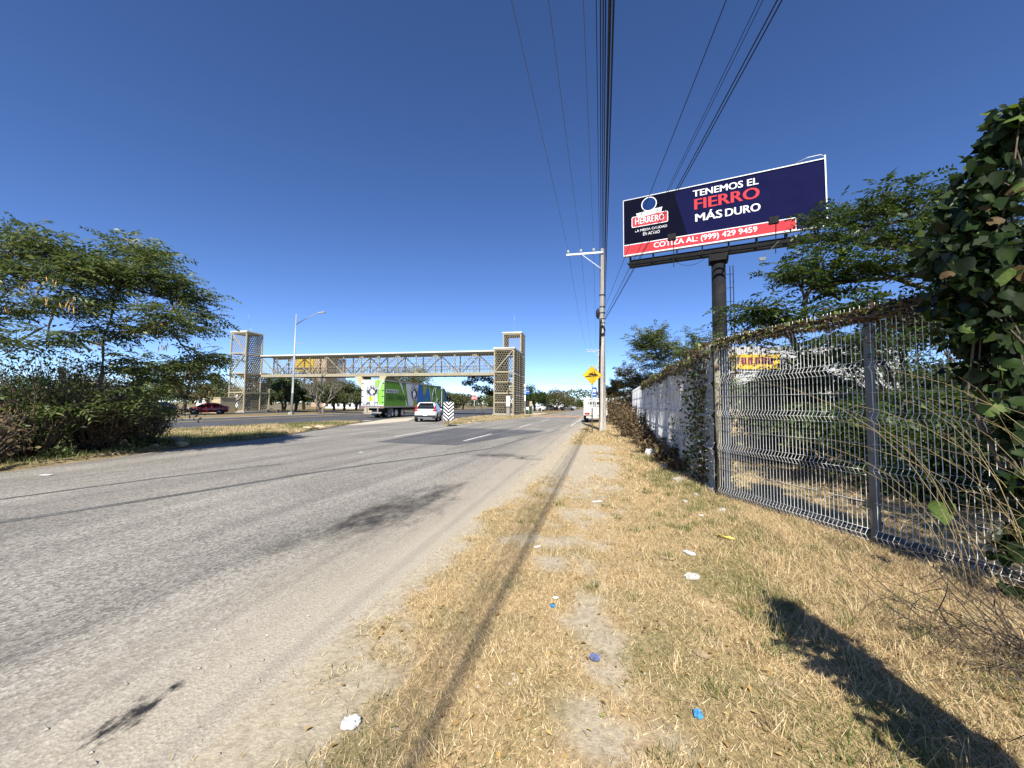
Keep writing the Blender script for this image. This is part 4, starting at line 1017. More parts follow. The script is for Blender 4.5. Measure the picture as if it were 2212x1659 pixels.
for k, (pp, lab) in enumerate(((P2, 'distant utility pole with crossarm seen just left of the near pole'), (P3, 'farther utility pole carrying hanging cutout fuses'))):
    q = empty('utility_pole', pp, -R(12.5), lab, 'utility pole', 'concrete utility poles along the road')
    MB().tube([(0, 0, -0.1), (0, 0, 10.7)], [0.2, 0.11], 8).build('shaft', m_polec, q)
    mb = MB(); mb.box((-0.98, -0.13, ARM - 1.2 * k), (2.2, 0.1, 0.11)); mb.build('crossarm', m_steelg, q)
    mb = MB(); mb.bar((-1.12, -0.13, ARM - 0.06 - 1.2 * k), (-0.05, -0.13, ARM - 0.95 - 1.2 * k), 0.06, 0.04); mb.build('arm_brace', m_steelg, q)
    for x in INS:
        mb = MB(); mb.cyl((x, -0.13, ARM + 0.2 - 1.2 * k), 0.09, 0.3, 8)
        if k: mb.cyl((x, -0.2, ARM - 1.6), 0.09, 0.5, 8); mb.bar((x, -0.2, ARM - 1.8), (x + 0.15, -0.3, ARM - 2.6), 0.05)
        mb.build('insulator', m_porc, q)
def cable(label, pts, r, sag=0.0, mat=None, group='overhead cables', n=18):
    """hanging cable through the given supports"""
    out = []
    for a, b_ in zip(pts[:-1], pts[1:]):
        a, b_ = Vector(a), Vector(b_)
        for k in range(n):
            t = k / n; p = a.lerp(b_, t); p.z -= sag * 4 * t * (1 - t); out.append(p)
    out.append(Vector(pts[-1])); o0 = Vector((out[0].x, out[0].y, 0))
    mb = MB(); mb.tube([p - o0 for p in out], r * 0.85, 6)
    o = mb.build('overhead_cable', mat or m_cable, None, label=label, cat='cable', group=group); o.location = o0
    return o
def parm(x, z, base=PX):
    a = -R(12.5); return Vector((base.x + x * math.cos(a) + 0.13 * math.sin(a), base.y + x * math.sin(a) - 0.13 * math.cos(a), z))
def through(A, u, v, z, back=1.0):
    """end point behind the viewer so that the line from A passes photo point (u, v) at height z"""
    d = ray(u, v); t = (z - CAM_H) / d.z; q = Vector((d.x * t, d.y * t, z)); dv = (q - Vector(A)); k = (-24 - A[1]) / dv.y
    return Vector(A) + dv * k * back
for x, u0, nm in ((INS[0], 1105, 'outer'), (INS[1], 1185, 'middle'), (INS[2], 1260, 'inner')):
    A = parm(x, ARM + 0.3); B = through(A, u0, 0, 10.4)
    cable('thin bare power wire from the %s insulator of the crossarm, passing overhead' % nm, [B, A], 0.0085, 0.0, m_alwire)
    cable('thin bare power wire from the %s insulator on to the farther poles' % nm, [A, parm(x, ARM + 0.3, P2)], 0.010, 0.9, m_alwire)
for i, (u0, r, zt, za, lab) in enumerate(((1288, 0.007, 7.3, 7.3, 'leftmost thin black cable of the bundle overhead'), (1297, 0.010, 6.9, 6.95, 'second black cable from the left in the bundle overhead'), (1303, 0.010, 6.7, 6.8, 'third black cable from the left in the bundle overhead'),
                                    (1308, 0.010, 6.5, 6.7, 'black cable just left of the thickest overhead cable'), (1317, 0.022, 6.3, 6.6, 'thickest black cable bundle running overhead to the pole'), (1325, 0.013, 6.1, 6.3, 'black cable just right of the thickest overhead cable'))):
    A = PX + Vector((-0.15 + 0.05 * i, -0.2, za)); B = through(A, u0, 0, zt - 0.25)
    cable(lab, [B, A], r, 0.12)
    C_ = P2 + Vector((-0.2 + 0.06 * i, -0.2, za - 0.2))
    cable('lower black cable sagging on from the near pole to the distant pole, strand %s' % ('lowest', 'second lowest', 'third lowest', 'third highest', 'second highest', 'highest')[5 - i], [A, C_], max(0.012, r * 0.7), 0.9)
for i, (u0, r, zt, za, lab) in enumerate(((1562, 0.010, 8.4, 7.25, 'single black cable climbing from the pole past the billboard corner'), (1608, 0.007, 8.2, 6.75, 'thin dark cable left of the paired cables in front of the billboard'), (1616, 0.007, 8.2, 6.72, 'thin blue-grey cable beside the paired cables in front of the billboard'),
                                          (1643, 0.013, 8.0, 6.55, 'thick black cable crossing in front of the billboard, upper of the pair'), (1652, 0.013, 8.0, 6.5, 'thick black cable crossing in front of the billboard, lower of the pair'))):
    A = PX + Vector((0.17, -0.1, za)); B = through(A, u0, 0, zt)
    cable(lab, [B, A], r, 0.55 if i else 0.15, n=26)
cable('faint cable strung across the road beyond the footbridge', [P(700, 800, 95), P(1140, 823, 90), P(1420, 828, 84)], 0.02, 0.5)

# ------------------------------------------------------------------ road signs
m_gpost = M('grey_sign_post', (0.33, 0.37, 0.40), 0.5, metal=0.4, var=0.12, scale=6)
m_yel = M('faded_yellow_sign', (0.86, 0.46, 0.012), 0.45, var=0.12, scale=4, stretch=(6, 6, 0.35), dirt=((0.50, 0.22, 0.01), 0.7))
m_signblk = M('sign_black', (0.012, 0.012, 0.012), 0.5)
m_signwht = M('sign_white', (0.82, 0.82, 0.80), 0.45, var=0.05)
m_signred = M('sign_red', (0.42, 0.018, 0.022), 0.45, var=0.06)
m_signblu = M('sign_blue', (0.02, 0.11, 0.38), 0.45, var=0.1, scale=8)
def face_cam(p): return math.atan2(-p[0], p[1]) * 0.35
sp = G(1279.5, 937); ys = empty('warning_sign', sp, -R(6), 'yellow diamond speed hump warning sign on grey post beside the utility pole', 'sign')
MB().tube([(0, 0.03, 0), (0, 0.03, 2.75)], 0.03, 10).build('post', m_gpost, ys)
zc = P(1278, 810.6, sp.y).z; hd = 0.525
def diamond(h, y, th): return MB().prism([(0, y, zc - h), (h, y, zc), (0, y, zc + h), (-h, y, zc)], (0, th, 0))
diamond(hd, 0, 0.006).build('plate', m_signblk, ys)
pl = diamond(hd - 0.02, -0.004, 0.003).build('yellow_face', m_yel, ys)
def sil(pts, y, sx=0.0055, sz=0.0055): return MB().prism([((x - 663) * sx * 0.66, y, zc + (655 - z) * sz * 0.66) for x, z in pts], (0, -0.002, 0))
sil([(553, 685), (575, 664), (625, 658), (660, 668), (715, 668), (772, 668), (772, 674), (660, 676)], -0.0055).build('hump_symbol', m_signblk, ys)
sil([(608, 628), (645, 626), (665, 610), (705, 614), (722, 636), (748, 645), (750, 662), (728, 664), (722, 654), (708, 654), (702, 664), (652, 660), (648, 646), (634, 644), (626, 652), (612, 646)], -0.0055).build('car_symbol', m_signblk, ys)
for x, z in ((636, 650), (714, 660)): MB().cyl(((x - 663) * 0.00363, -0.007, zc + (655 - z) * 0.00363), 0.033, 0.003, 12, (0, 1, 0)).build('wheel_symbol', m_signblk, ys)
sil([(672, 615), (700, 618), (714, 634), (668, 630)], -0.0085).build('window_symbol', m_yel, ys)

cp = G(968.5, 922); ch = empty('chevron_board', cp, R(4), 'white board with black downward chevrons on a short post at the island tip', 'sign')
cz = cp.z + 0.43; CW, CH = 0.34, 1.24
MB().tube([(0, 0.04, 0), (0, 0.04, 1.5)], 0.035, 10).build('post', m_gpost, ch)
MB().box((0, 0, cz + CH / 2), (CW * 2, 0.012, CH)).build('board', m_signwht, ch, 0.004)
def clipz(poly, z0, z1):
    for lim, sg in ((z0, 1), (z1, -1)):
        out = []
        for i in range(len(poly)):
            a, b_ = poly[i - 1], poly[i]; ia = (a[1] - lim) * sg >= 0; ib = (b_[1] - lim) * sg >= 0
            if ia != ib: t = (lim - a[1]) / (b_[1] - a[1]); out.append((a[0] + (b_[0] - a[0]) * t, lim))
            if ib: out.append(b_)
        poly = out
        if len(poly) < 3: return []
    return poly
for k in range(-1, 7):
    z0 = CH + 0.13 - k * 0.235; mb = MB()
    for sg in (-1, 1):
        q = clipz([(0, z0 - 0.33), (sg * (CW - 0.004), z0 - 0.02), (sg * (CW - 0.004), z0 - 0.145), (0, z0 - 0.455)], 0.004, CH - 0.004)
        if q: mb.prism([(x, -0.0065, cz + z) for x, z in q], (0, -0.003, 0))
    if mb.v: mb.build('chevron', m_signblk, ch)
ap = Vector((P(1024.7, 859, 50).x, 50, 0)); al = empty('stop_sign', ap, R(3), 'red octagonal stop sign reading ALTO left of the mesh tower', 'sign')
MB().tube([(0, 0.04, 0), (0, 0.04, 2.5)], 0.035, 8).build('post', m_gpost, al); az_ = P(1024.7, 859, 50).z
def octo(r, y): return MB().prism([(r * math.cos(R(22.5 + 45 * k)), y, az_ + r * math.sin(R(22.5 + 45 * k))) for k in range(8)], (0, 0.004, 0))
octo(0.37, 0).build('plate', m_signwht, al); octo(0.345, -0.005).build('red_face', m_signred, al)
o = link('lettering', text_mesh('ALTO', 1, 0.03, fit=0.52, height=0.25), m_signwht, al); o.matrix_local = plane_matrix((0, -0.008, az_), (1, 0, 0), (0, 0, 1))
bp_ = Vector((P(1284, 850, 38).x, 38, 0)); bs = empty('bus_stop_sign', bp_, -R(8), 'blue bus stop sign with a white panel below, behind the yellow sign', 'sign')
MB().tube([(-0.24, 0.03, 0), (-0.24, 0.03, 3.0)], 0.03, 8).build('post', m_gpost, bs); z1 = P(1284, 836.5, 38).z; z2 = P(1284, 858, 38).z; z3 = P(1284, 877, 38).z
MB().box((0, 0, (z1 + z2) / 2), (0.46, 0.01, z1 - z2)).build('blue_panel', m_signblu, bs)
MB().prism([(-0.13, -0.006, z1 - 0.5), (0.13, -0.006, z1 - 0.5), (0.13, -0.006, z1 - 0.25), (0.08, -0.006, z1 - 0.2), (-0.13, -0.006, z1 - 0.2)], (0, -0.004, 0)).build('bus_symbol', m_signwht, bs)
MB().box((0, 0, z1 - 0.72), (0.28, 0.02, 0.09)).build('symbol_bar', m_signwht, bs)
MB().box((0, 0, (z2 + z3) / 2 - 0.01), (0.38, 0.01, z2 - z3 - 0.03)).build('white_panel', M('pale_blue_panel', (0.6, 0.72, 0.82), 0.5), bs)
dp = Vector((P(1134, 893, 58).x, 58, 0)); ds = empty('street_name_sign', dp, R(0), 'white post with two stacked blue street plates beside the mesh tower', 'sign')
MB().tube([(0, 0.05, 0), (0, 0.05, 4.1)], 0.07, 10).build('post', m_signwht, ds)
mb = MB(); mb.tube([(0, 0.05, 4.05), (0, 0.05, 4.2), (0, 0.05, 4.45), (0, 0.05, 4.6)], [0.1, 0.22, 0.24, 0.08], 12); mb.build('finial', m_signwht, ds)
for z, w in ((3.72, 0.5), (3.25, 0.42)):
    q = MB().box((0, -0.04, z), (1.28, 0.03, 0.40)).build('street_plate', m_signblu, ds)
    MB().box((-0.05, -0.06, z), (w, 0.008, 0.11)).build('white_strip', m_signwht, q)
MB().box((0, -0.035, 3.485), (1.28, 0.03, 0.05)).build('white_divider', m_signwht, ds)

# street lamp beyond the avenue
lp = Vector((P(629, 894, 50.5).x, 50.5, 0)); lm = empty('street_lamp', lp, 0, 'tall grey street lamp with one arm beyond the avenue', 'street lamp')
m_lamp = M('pale_grey_lamp_post', (0.30, 0.315, 0.33), 0.5, metal=0.2, var=0.1, scale=3)
zt = P(638, 678, 50.5).z
MB().tube([(0, 0, 0), (0.1, 0, 5), (0.2, 0, zt)], [0.17, 0.13, 0.07], 10).build('post', m_lamp, lm)
MB().box((0, 0, 0.15), (0.5, 0.5, 0.3)).build('footing', m_conc, lm)
za = P(640, 701, 50.5).z; zb = P(688, 676, 50.5).z
MB().tube([(0.2, 0, za), (1.6, 0, za + (zb - za) * 0.55), (3.15, 0, zb)], [0.06, 0.05, 0.045], 8).build('arm', m_lamp, lm)
MB().prism([(3.1, -0.16, zb - 0.05), (4.0, -0.14, zb + 0.02), (4.02, -0.14, zb + 0.14), (3.6, -0.16, zb + 0.2), (3.1, -0.1, zb + 0.08)], (0, 0.32, 0)).build('lamp_head', m_lamp, lm, 0.02)
for v_ in (740, 815):
    z = P(634, v_ + 2, 50.5).z; MB().bar((0.1, 0, z), (1.55, 0, z + 0.02), 0.07).build('bracket', m_lamp, lm)
# ------------------------------------------------------------------ footbridge with mesh-clad stair towers
m_cream = M('cream_steel_paint', (0.34, 0.30, 0.205), 0.7, var=0.12, scale=3, dirt=((0.22, 0.18, 0.12), 0.4))
m_creamd = M('tan_mesh_paint', (0.25, 0.215, 0.14), 0.65, var=0.15, scale=3)
m_roofw = M('white_roof_sheet', (0.58, 0.57, 0.53), 0.5, var=0.06, scale=2)
m_cconc = M('cream_concrete', (0.44, 0.38, 0.24), 0.85, var=0.12, scale=3, dirt=((0.36, 0.30, 0.2), 0.5), bump=0.1)
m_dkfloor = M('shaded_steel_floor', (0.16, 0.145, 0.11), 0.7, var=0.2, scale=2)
BO = Vector((-2.3, 51.7, 0))
bridge = empty('footbridge', BO, -AT, 'long cream steel footbridge with mesh sides and two stair towers across the avenue', 'footbridge')
XL, DW, Z0, Z1, ZR = -37.3, 2.3, 5.42, 5.85, 8.62
def hexmesh(x0, x1, z0, z1, pitch, bar, th=None):
    """flat honeycomb lattice in the xz plane"""
    mb = MB(); th = th or bar; dz = pitch * 0.866; r = pitch / math.sqrt(3); row = 0; z = z0 + dz / 2
    V = []; F_ = []
    def seg(ax, az, bx, bz):
        for q in (ax, bx):
            if q < x0 or q > x1: return
        for q in (az, bz):
            if q < z0 or q > z1: return
        dx, dz_ = bx - ax, bz - az; L = math.hypot(dx, dz_); nx, nz = -dz_ / L * bar / 2, dx / L * bar / 2; o = len(V)
        for (px, pz) in ((ax, az), (bx, bz)):
            V.extend([(px - nx, -th / 2, pz - nz), (px + nx, -th / 2, pz + nz), (px + nx, th / 2, pz + nz), (px - nx, th / 2, pz - nz)])
        F_.extend([(o, o+1, o+5, o+4), (o+1, o+2, o+6, o+5), (o+2, o+3, o+7, o+6), (o+3, o, o+4, o+7)])
    while z < z1 + dz:
        x = x0 + (pitch / 2 if row % 2 else 0)
        while x < x1 + pitch:
            top = z + r
            seg(x, z + r, x + pitch / 2, z + r / 2); seg(x, z + r, x - pitch / 2, z + r / 2); seg(x + pitch / 2, z + r / 2, x + pitch / 2, z - r / 2)
            x += pitch
        z += dz; row += 1
    mb.add(V, F_); return mb
span = empty('span', (0, 0, 0), 0, parent=bridge)
NBAY = 13; BL = -XL / NBAY
def sub(mb, name, mat, par, **kw): return mb.build(name, mat, par, **kw)
for y in (0, DW):
    sub(MB().box((XL / 2, y, (Z0 + Z1) / 2), (-XL, 0.16, Z1 - Z0)), 'lower_chord', m_cream, span)
    sub(MB().box((XL / 2, y, ZR - 0.12), (-XL, 0.15, 0.2)), 'upper_chord', m_cream, span)
    for k in range(NBAY + 1):
        x = min(max(XL + k * BL, XL + 0.08), -0.08); sub(MB().box((x, y, (Z1 + ZR) / 2 - 0.11), (0.13, 0.13, ZR - Z1 - 0.23)), 'vertical', m_cream, span)
    for k in range(NBAY):
        xa, xb = XL + k * BL, XL + (k + 1) * BL
        ups = [(k % 2 == 1)] if k != NBAY // 2 else [True, False]
        for u_ in ups:
            a = (xa + 0.06, y + (0.012 if u_ else -0.012), Z1 if u_ else ZR - 0.22); b_ = (xb - 0.06, y + (0.012 if u_ else -0.012), ZR - 0.22 if u_ else Z1)
            sub(MB().bar(a, b_, 0.12, 0.11), 'diagonal', m_cream, span)
    hexmesh(XL + 0.05, -0.05, Z1 + 0.02, ZR - 0.24, 0.36, 0.028).build('honeycomb_mesh', m_creamd, span, kind='stuff').location.y = y + (0.12 if y else -0.12)
    mb = MB()
    for z in (0.55, 1.05): mb.bar((XL, y, Z1 + z), (0, y, Z1 + z), 0.05)
    for k in range(76): x = XL + (k + 0.5) * -XL / 76; mb.bar((x, y, Z1), (x, y, Z1 + 1.05), 0.03)
    o = mb.build('railing', m_cream, span, kind='stuff'); o.location.y = 0.28 if y == 0 else -0.28
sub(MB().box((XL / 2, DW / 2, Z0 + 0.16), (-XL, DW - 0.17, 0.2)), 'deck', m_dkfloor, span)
sub(MB().box((XL / 2, DW / 2, ZR + 0.09), (-XL, DW + 0.7, 0.20)), 'roof', m_roofw, span)
mb = MB()
for k in range(26): mb.box((XL + (k + 0.5) * -XL / 26, DW / 2, Z0 + 0.02), (0.1, DW - 0.1, 0.12))
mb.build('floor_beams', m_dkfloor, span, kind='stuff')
for xx in (-20.0, -17.0):          # V-shaped concrete pier
    sg = -1 if xx < -19 else 1
    MB().prism([(xx - 0.55 + sg * 0.5, -0.1, Z0 - 0.01), (xx + 0.55 + sg * 0.5, -0.1, Z0 - 0.01), (-18.5 + sg * 0.55 + 0.3, -0.1, 2.6), (-18.5 + sg * 0.55 - 0.3, -0.1, 2.6)], (0, 2.5, 0)).build('pier_arm', m_cconc, bridge, 0.03)
MB().box((-18.5, 1.15, 1.3), (1.9, 2.3, 2.6)).build('pier', m_cconc, bridge, 0.04)
def tower(x0, x1, blocks, slat_side, name, label):
    """blocks: (y0, y1, height); storeys of about 3 m"""
    tw = empty(name, (0, 0, 0), 0, parent=bridge); tw['label'] = label
    lev = [0.25, 3.0, 5.85, 8.85, 11.9]
    for bi, (ya, yb, h) in enumerate(blocks):
        L = [z for z in lev if z <= h + 0.2]; L[-1] = h
        for x in (x0, x1):
            for y in (ya + 0.002 * bi, yb - 0.004 * bi): MB().box((x, y, h / 2), (0.17, 0.17, h)).build('corner_post', m_cream, tw)
        for i, z in enumerate(L):
            for y in (ya, yb): MB().box(((x0 + x1) / 2, y, z), (x1 - x0 - 0.17, 0.15, 0.2)).build('beam', m_cream, tw)
            for x in (x0, x1): MB().box((x, (ya + yb) / 2, z), (0.15, yb - ya - 0.17, 0.2)).build('beam', m_cream, tw)
            if i < len(L) - 1:
                zt_ = L[i + 1]; fl = (i + bi + 1) % 2
                a, b_ = ((x0, z), (x1, zt_)) if fl else ((x1, z), (x0, zt_))
                if not slat_side or (i == 2 and bi == 0): MB().bar((a[0], ya - 0.01, a[1]), (b_[0], ya - 0.01, b_[1]), 0.15, 0.11).build('brace', m_cream, tw)
                elif bi == 0: MB().box(((x0 + x1) / 2, ya, z + 1.5), (x1 - x0 - 0.17, 0.13, 0.14)).build('mid_rail', m_cream, tw)
                if slat_side:
                    o = hexmesh(0.1, yb - ya - 0.1, z + 0.1, zt_ - 0.1, 0.34, 0.085, 0.06).build('honeycomb_panel', m_creamd, tw, kind='stuff'); o.location = (x1 - 0.12, ya, 0); o.rotation_euler.z = math.pi / 2  # extra mesh behind the louvres, added to stand in for interior shade
                hexmesh(x0 + 0.1, x1 - 0.1, z + 0.1, zt_ - 0.1, 0.34, 0.042, 0.06).build('honeycomb_panel', m_creamd, tw, kind='stuff').location.y = ya + 0.09
                o = hexmesh(0.1, yb - ya - 0.1, z + 0.1, zt_ - 0.1, 0.34, 0.11 if not slat_side else 0.06, 0.09).build('honeycomb_panel', m_creamd, tw, kind='stuff')
                o.location = (x1 - 0.1 if not slat_side else x0 + 0.1, ya, 0); o.rotation_euler.z = math.pi / 2
                if bi == 0 or not slat_side:
                    hexmesh(x0 + 0.1, x1 - 0.1, z + 0.1, zt_ - 0.1, 0.34, 0.04, 0.05).build('honeycomb_panel', m_creamd, tw, kind='stuff').location.y = yb - 0.09
                if slat_side:
                    nsl = int((zt_ - z) / 0.32)
                    for k in range(nsl):
                        zz_ = z + 0.25 + k * (zt_ - z - 0.3) / nsl
                        MB().prism([(x1 + 0.02, ya + 0.1, zz_), (x1 + 0.15, ya + 0.1, zz_ + 0.02), (x1 + 0.15, ya + 0.1, zz_ + 0.08), (x1 + 0.02, ya + 0.1, zz_ + 0.15)], (0, yb - ya - 0.2, 0)).build('louvre', m_cream, tw)
                    for yy in (ya + (yb - ya) * 0.36, ya + (yb - ya) * 0.68): MB().box((x1 + 0.08, yy, (z + zt_) / 2), (0.16, 0.1, zt_ - z - 0.2)).build('mullion', m_cream, tw)
        MB().box(((x0 + x1) / 2, (ya + yb) / 2, h + 0.19), (x1 - x0 + 0.35, yb - ya + 0.3, 0.18)).build('roof', m_roofw, tw)
    return tw
tl = tower(XL - 2.67, XL, [(-2.76, 0.0, 11.9), (0.0, 1.7, 5.85)], False, 'left_stair_tower', 'stair tower left of the avenue clad in honeycomb mesh')
tr = tower(0.0, 2.6, [(-0.3, 4.9, 8.85), (4.9, 8.0, 11.9)], True, 'right_stair_tower', 'stair tower by the side road with louvred flank')
for tw, x0, y0, y1 in ((tr, 0.35, 0.6, 4.4), (tl, XL - 2.3, -2.5, 1.3)):     # stair flights
    for i in range(4 if tw is tr else 4):
        za_, zb_ = 0.2 + i * 1.42, 0.2 + (i + 1) * 1.42
        ya_, yb_ = (y0, y1) if i % 2 == 0 else (y1, y0)
        xx = x0 + (0.2 if i % 2 else 1.15)
        fl = MB().bar((xx + 0.4, ya_, za_ - 0.1), (xx + 0.4, yb_, zb_ - 0.1), 0.9, 0.1).build('stair_flight', m_cconc, tw)
        mb = MB()
        for k in range(8):
            t = (k + 0.5) / 8; mb.box((xx + 0.4, ya_ + (yb_ - ya_) * t, za_ + (zb_ - za_) * t + 0.02), (0.9, abs(yb_ - ya_) / 8, 0.16))
        mb.build('steps', m_cconc, fl, kind='stuff')
        MB().box((x0 + 1.0, yb_, zb_ - 0.05), (1.9, 0.6, 0.14)).build('landing', m_cconc, tw)
for tw, x, y, h in ((tl, XL - 1.2, -1.4, 12.15), (tr, 1.3, 6.4, 12.15)):
    mb = MB(); mb.tube([(x, y, h), (x, y, h + 2.8)], [0.035, 0.012], 6)
    for dx, dy in ((1, 0), (-1, 0), (0, 1)): mb.tube([(x, y, h + 1.1), (x + dx * 1.0, y + dy, h)], 0.008, 3)
    mb.build('lightning_rod', m_steelg, tw)
MB().box((1.3, -0.1, 0.12), (3.0, 1.2, 0.24)).build('plinth', m_conc, tr, 0.02)
MB().box((XL - 1.3, -0.6, 0.12), (3.4, 5.0, 0.2)).build('plinth', m_conc, tl, 0.02)
def around(u, Y): return Vector((P(u, 870, Y).x, Y, 0))
# small things round the towers
q = empty('cream_booth', around(482, 55.5), -AT, 'cream concrete box standing behind the red car', 'booth'); 
MB().box((0, 0, 1.08), (1.75, 2.4, 2.15)).build('wall_block', m_cconc, q, 0.02); MB().box((0, 0, 2.2), (1.9, 2.55, 0.1)).build('cap_slab', m_cconc, q, 0.01); MB().box((0, -1.21, 1.0), (1.3, 0.03, 1.7)).build('recessed_panel', M('tan_render', (0.44, 0.37, 0.22), 0.9, var=0.1), q)
q = empty('white_bollard_post', around(1097.5, 49.8), 0, 'thick white pipe post with a thin mast in front of the mesh tower', 'post')
MB().tube([(0, 0, 0), (0, 0, 2.6)], 0.24, 16).build('sleeve', m_signwht, q); MB().tube([(0.02, 0, 2.6), (0.02, 0, 6.2)], 0.05, 8).build('mast', m_galvpost, q); MB().cyl((0, 0, 1.25), 0.255, 0.05, 16).build('band', m_galvpost, q)
q = empty('cream_pylon', around(1143, 60), -AT, 'cream concrete pylon behind the railing beside the mesh tower', 'pylon'); MB().box((0, 0, 1.0), (0.95, 0.6, 2.0)).build('shaft', m_cconc, q, 0.03); MB().box((0, 0, 0.08), (1.2, 0.9, 0.16)).build('plinth', m_cconc, q, 0.02)
q = empty('green_cabinet', around(1139, 58.5), -AT, 'dark green utility cabinet behind the railing', 'cabinet'); mgc = M('dark_green_paint', (0.02, 0.04, 0.025), 0.5); MB().box((0, 0, 0.6), (1.3, 0.7, 1.2)).build('body', mgc, q, 0.02); MB().box((0, 0, 1.22), (1.4, 0.8, 0.06)).build('lid', mgc, q)
MB().box((0.1, -0.4, 0.92), (0.42, 0.02, 0.4)).build('notice', m_signwht, q)
q = empty('pedestrian_railing', around(1124, 56.5), -R(2), 'pale green pedestrian railing beside the mesh tower', 'railing'); mgr = M('pale_green_rail', (0.45, 0.48, 0.36), 0.6, var=0.1)
for z in (0.55, 0.95): MB().tube([(0, 0, z), (3.1, 0, z)], 0.035, 6).build('rail', mgr, q)
for k in range(6): MB().tube([(k * 0.62, 0, 0), (k * 0.62, 0, 0.97)], 0.03, 6).build('upright', mgr, q)
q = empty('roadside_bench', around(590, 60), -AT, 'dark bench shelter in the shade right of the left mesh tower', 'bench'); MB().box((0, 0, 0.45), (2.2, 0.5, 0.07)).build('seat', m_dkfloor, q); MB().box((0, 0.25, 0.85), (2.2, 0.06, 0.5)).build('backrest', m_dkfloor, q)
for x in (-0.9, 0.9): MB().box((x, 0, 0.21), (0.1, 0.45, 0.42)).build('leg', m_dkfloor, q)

# ------------------------------------------------------------------ vehicles
m_tyre = M('tyre_rubber', (0.018, 0.018, 0.018), 0.85, var=0.15)
m_rim = M('alloy_rim', (0.55, 0.56, 0.57), 0.3, metal=0.7, var=0.08)
m_glass = glassy('dark_car_glass')
m_trim = M('black_plastic_trim', (0.02, 0.02, 0.021), 0.6)
m_tail = M('tail_lamp_red', (0.40, 0.012, 0.012), 0.2, var=0.1)
m_lamp_w = M('head_lamp', (0.75, 0.77, 0.80), 0.1, var=0.05, spec=0.8)
m_plate = M('number_plate', (0.80, 0.80, 0.78), 0.5)
WHEELS = {}
def wheel(par, loc, r, w, side=1):
    key = (r, w)
    if key not in WHEELS:
        t = MB(); n = 22; prof = [(-w/2, r*0.68), (-w/2, r*0.93), (-w*0.36, r), (w*0.36, r), (w/2, r*0.93), (w/2, r*0.68)]
        V = [(p[0], p[1]*math.cos(6.2832*k/n), p[1]*math.sin(6.2832*k/n)) for k in range(n) for p in prof]; m_ = len(prof)
        t.add(V, [(k*m_+j, ((k+1) % n)*m_+j, ((k+1) % n)*m_+j+1, k*m_+j+1) for k in range(n) for j in range(m_-1)], True)
        rm = MB(); rm.cyl((0, 0, 0), r * 0.67, w * 0.8, 18, (1, 0, 0))
        for k in range(5):
            a = 6.2832 * k / 5; rm.bar((w * 0.42, 0, 0), (w * 0.46, r * 0.6 * math.cos(a), r * 0.6 * math.sin(a)), r * 0.16, w * 0.08)
        rm.cyl((w * 0.45, 0, 0), r * 0.16, w * 0.12, 10, (1, 0, 0))
        WHEELS[key] = (t.mesh('tyre'), rm.mesh('rim'))
    q = empty('wheel', loc, 0, parent=par)
    link('tyre', WHEELS[key][0], m_tyre, q); o = link('rim', WHEELS[key][1], m_rim, q); o.scale.x = side
    return q
def hull(stations, cr=0.1):
    """lofted body: stations (y, z_low, z_top, half width)"""
    mb = MB(); rings = []; V = []
    for y, zl, zt_, w in stations:
        h = zt_ - zl; pr = [(w*0.86, zl), (w*0.97, zl + h*0.14), (w, zl + h*0.45), (w*0.985, zl + h*0.72), (w*0.94, zt_ - h*0.07), (w*0.80, zt_), (0, zt_ + 0.015)]
        ring = pr + [(-x, z) for x, z in pr[-2::-1]]; V += [(x, y, z) for x, z in ring]
    n = 13; F_ = []
    for i in range(len(stations) - 1):
        for k in range(n): F_.append((i*n+k, i*n+(k+1) % n, (i+1)*n+(k+1) % n, (i+1)*n+k))
    F_.append(tuple(range(n-1, -1, -1))); F_.append(tuple((len(stations)-1)*n + k for k in range(n)))
    mb.add(V, F_, True); return mb
def cabin(pts_low, pts_top, wl, wt):
    """glasshouse: side outline low (rear..front at the belt) and roof line"""
    (y0, z0), (y3, z3) = pts_low; (y1, z1), (ym, zm), (y2, z2) = pts_top
    mb = MB(); V = []
    for sg in (-1, 1): V += [(sg*wl, y0, z0), (sg*wt, y1, z1), (sg*wt*1.01, ym, zm), (sg*wt, y2, z2), (sg*wl, y3, z3)]
    V += [(0, y1, z1 + 0.03), (0, ym, zm + 0.04), (0, y2, z2 + 0.03)]
    mb.add(V, [(4, 3, 2, 1, 0), (5, 6, 7, 8, 9), (0, 1, 10, 6, 5), (1, 2, 11, 10), (2, 3, 12, 11), (10, 11, 7, 6), (11, 12, 8, 7), (3, 4, 9, 8, 12)])
    return mb
def lerp2(a, b_, t): return tuple(a[i] + (b_[i] - a[i]) * t for i in range(len(a)))
def window(par, quad, shrink=0.1, name='window', mat=None, off=0.006):
    q = [Vector(p) for p in quad]; c = sum(q, Vector()) / len(q); nrm = (q[1] - q[0]).cross(q[2] - q[0]).normalized()
    q = [p.lerp(c, shrink) for p in q]
    if nrm.dot(c - Vector((0, c.y * 0.9, 0.9))) < 0: nrm = -nrm
    return MB().prism([p + nrm * off for p in q], -nrm * 0.004).build(name, mat or m_glass, par)
